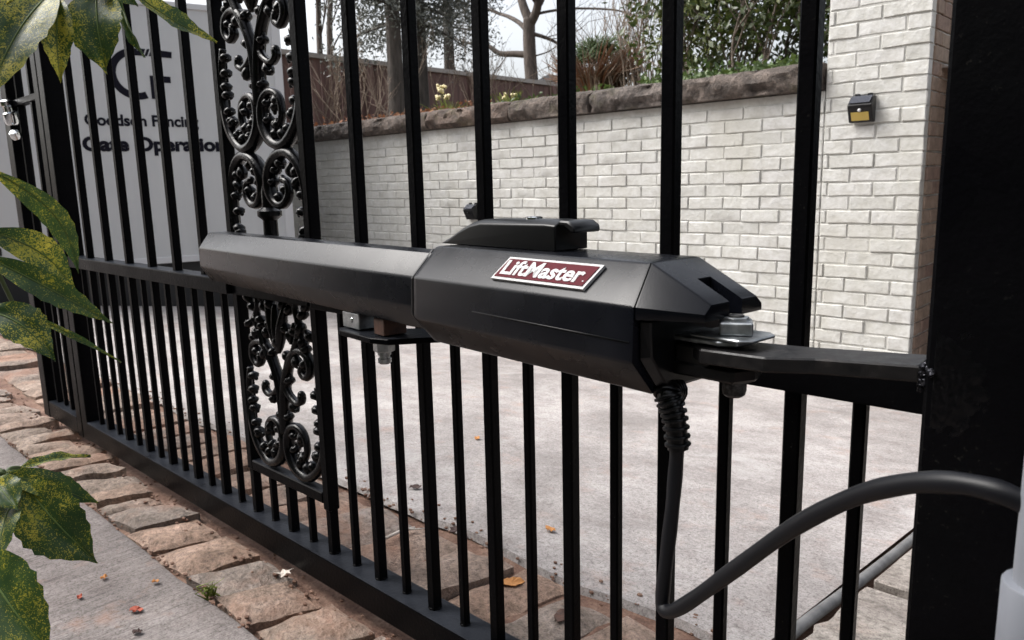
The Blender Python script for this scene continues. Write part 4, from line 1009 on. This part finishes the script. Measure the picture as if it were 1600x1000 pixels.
#      node, base px, base D, tip px, tip D, width, normal tweak, curl, droop, twist
LV = [(nodeT, (88, -22), .90, (-26, 166), .82, .062, (.2, 0, -.25), .1, .0, .1),
      (nodeT, (92, -8), .88, (95, 129), .84, .034, (.6, 0, .7), .12, .0, .5),
      (nodeT, (150, -22), .90, (166, 115), .86, .066, (.1, 0, .2), .10, .0, -.2),
      (nodeT, (182, -16), .92, (225, 90), .90, .022, (-.9, 0, .3), .05, .0, .6),
      (nodeT, (200, -20), .92, (343, 62), .94, .032, (0, 0, .55), -.06, .05, .1),
      (nodeT, (100, -16), .86, (10, 4), .80, .045, (.2, 0, .5), .08, .0, 0),
      (nodeT, (60, -40), .95, (-45, 78), .92, .055, (.2, 0, 0), .08, .0, 0),
      (nodeT, (130, -34), .9, (215, 6), .88, .04, (0, 0, .5), .1, .05, 0),
      (nodeM, (-20, 262), 1.04, (123, 428), 1.10, .036, (.5, 0, .1), .02, .0, .1, -.14),
      (nodeM, (-26, 358), .90, (120, 452), .92, .042, (0, 0, .5), .10, .06, .1, -.10),
      (nodeM, (-26, 398), .86, (177, 506), .85, .032, (0, 0, .45), .08, .0, .0),
      (nodeM, (-28, 482), .84, (86, 562), .81, .046, (0, 0, 1.0), .12, .04, .2, -.08),
      (nodeM, (20, 482), .93, (190, 566), .93, .0085, (0, 0, .6), .09, .0, .3),
      (nodeB, (26, 732), .88, (142, 712), .92, .018, (0, 0, 1.1), .06, .0, .2),
      (nodeB, (0, 738), .86, (154, 786), .87, .032, (0, 0, .7), .12, .0, .2),
      (nodeB, (32, 750), .86, (152, 880), .84, .072, (.1, 0, .35), .08, .0, -.15),
      (nodeB, (26, 766), .84, (-8, 890), .80, .040, (0, 0, .4), .08, .0, .2),
      (nodeB, (-12, 748), .84, (28, 796), .81, .038, (0, 0, 1.5), .05, .0, .0),
      (nodeB, (-36, 860), .82, (84, 1030), .77, .076, (0, 0, .5), .08, .0, .1),
      (nodeB, (-10, 735), .88, (-80, 690), .88, .05, (0, 0, .9), .05, .0, .1)]
for nd, bpx, bD, tpx, tD, wd, nt, cu_, dr, twi, *bn in LV:
    b_, t_ = atD(*bpx, bD), atD(*tpx, tD); nv = (toc+Vector(nt)).normalized()
    lf = obj('leaf', leafvf(b_, t_, wd*.86, nv, cu_, .25, .05, dr, twi, bn[0] if bn else 0.0), LEAF, shrub, True)
    obj('petiole', tube(smoothpath([nd, (nd+b_)/2+Vector((0, 0, .003)), b_.lerp(t_, .03)], 4), .0022, 6), STEM, lf, True)
    obj('midrib', tube(MID, lambda q: .0011-.0008*q, 5), RIB, lf, True)

# ---------------------------------------------------------------- fallen leaves, twig, sprouts
def flat_leaf(c, s, yw, mt, label, lobed=False, group='fallen leaves by the gate'):
    c = Vector(c); n = 15; loop = []
    for k in range(n):
        a = 2*math.pi*k/n; r_ = s*(1 if not lobed else (1.0 if k % 3 == 0 else .55))*(1 if lobed else (1.15-.45*abs(math.sin(a))))*rr.uniform(.85, 1.1)
        loop.append(c+Vector((math.cos(a+yw)*r_, math.sin(a+yw)*r_, .003+rr.uniform(0, .005))))
    V = loop+[c+Vector((0, 0, .0035))]+[p-Vector((0, 0, .0012)) for p in loop]
    Fc = [(k, (k+1) % n, n) for k in range(n)]+[(k, n+1+k, n+1+(k+1) % n, (k+1) % n) for k in range(n)]
    tag(obj('fallen_leaf', (V, Fc), mt, None, False, org=c), label, 'leaf', group)
PALELEAF = mat('pale_dead_leaf', (.62, .56, .5), .8); REDLEAF = mat('red_leaf', (.36, .07, .035), .7); ORLEAF = mat('orange_leaf', (.45, .2, .06), .8); DKLEAF = mat('dark_dead_leaf', (.06, .035, .03), .8)
flat_leaf(atZ(445, 898, -.064), .017, .3, PALELEAF, 'pale lobed dead leaf on the setts next to the bottom rail', True, None)
for (u, v, s, mt, lab) in ((213, 956, .010, REDLEAF, 'bright red leaf scrap on the sidewalk, largest of the scraps'), (243, 912, .007, ORLEAF, 'small orange leaf scrap on the sidewalk, nearest the setts'), (163, 905, .007, ORLEAF, 'small leaf scrap on the sidewalk, under the big spotted leaf'),
                           (215, 990, .008, DKLEAF, 'dark leaf scrap on the sidewalk at the bottom edge'), (125, 935, .006, REDLEAF, 'small red leaf scrap on the sidewalk, leftmost')):
    flat_leaf(atZ(u, v, -.0735), s, rr.uniform(0, 6), mt, lab)
for (u, v, s, mt, lab) in ((860, 828, .012, ORLEAF, 'orange dead leaf on the driveway beyond the gate'), (712, 838, .014, DKLEAF, 'dark curled leaf in the joint at the driveway edge'), (800, 922, .02, ORLEAF, 'orange leaf scraps in the sett joint, right of the tall picket'), (745, 663, .012, ORLEAF, 'small tan leaf farther out on the driveway'),
                           (880, 975, .02, RUST, 'brown curled leaf at the bottom, by the last visible setts'), (650, 765, .013, DKLEAF, 'dark twig scrap on the driveway near the panel')):
    p = atZ(u, v, -.085); flat_leaf((p.x, p.y, zg(p.y)+.006), s, rr.uniform(0, 6), mt, lab)
p0, p1 = atZ(600, 842, -.066), atZ(648, 824, -.066)
tag(obj('twig', cat_(tube([p0, p0.lerp(p1, .5)+Vector((0, .006, .003)), p1], [.003, .0035, .002], 6), tube([p0.lerp(p1, .8), p1+Vector((.02, .012, 0))], [.002, .001], 5)), PALELEAF, None, True, org=p0), 'pale broken twig lying on the setts behind the gate', 'twig')
p = atZ(330, 930, -.072)
tag(obj('grass_tuft', cat_(*[tube([p+Vector((rr.gauss(0, .004), rr.gauss(0, .004), -.006)), p+Vector((rr.gauss(0, .008), rr.gauss(0, .008), .012)), p+Vector((rr.gauss(0, .014), rr.gauss(0, .012), rr.uniform(.015, .028)))], [.0016, .0014, .0004], 4) for _ in range(16)]), FOL_GRS, None, org=p), 'small green grass tuft in the sett joint at the sidewalk', 'grass tuft')
# crumbs of soil and grit between setts and rail
gr = []
for _ in range(900):
    x = rnd.uniform(-2.4, .6); yv = rnd.choice((rnd.gauss(-.03, .02), rnd.gauss(.30, .02), rnd.gauss(-.155, .006))); s = rnd.uniform(.0015, .005)
    gr.append(ball((x, yv, -.076+rnd.uniform(-.004, .004)), s, 5, 3, (1.3, 1, .7)))
tag(obj('grit', cat_(*gr), SOIL), 'loose reddish grit along the setts and bottom rail', 'grit', None, 'stuff')
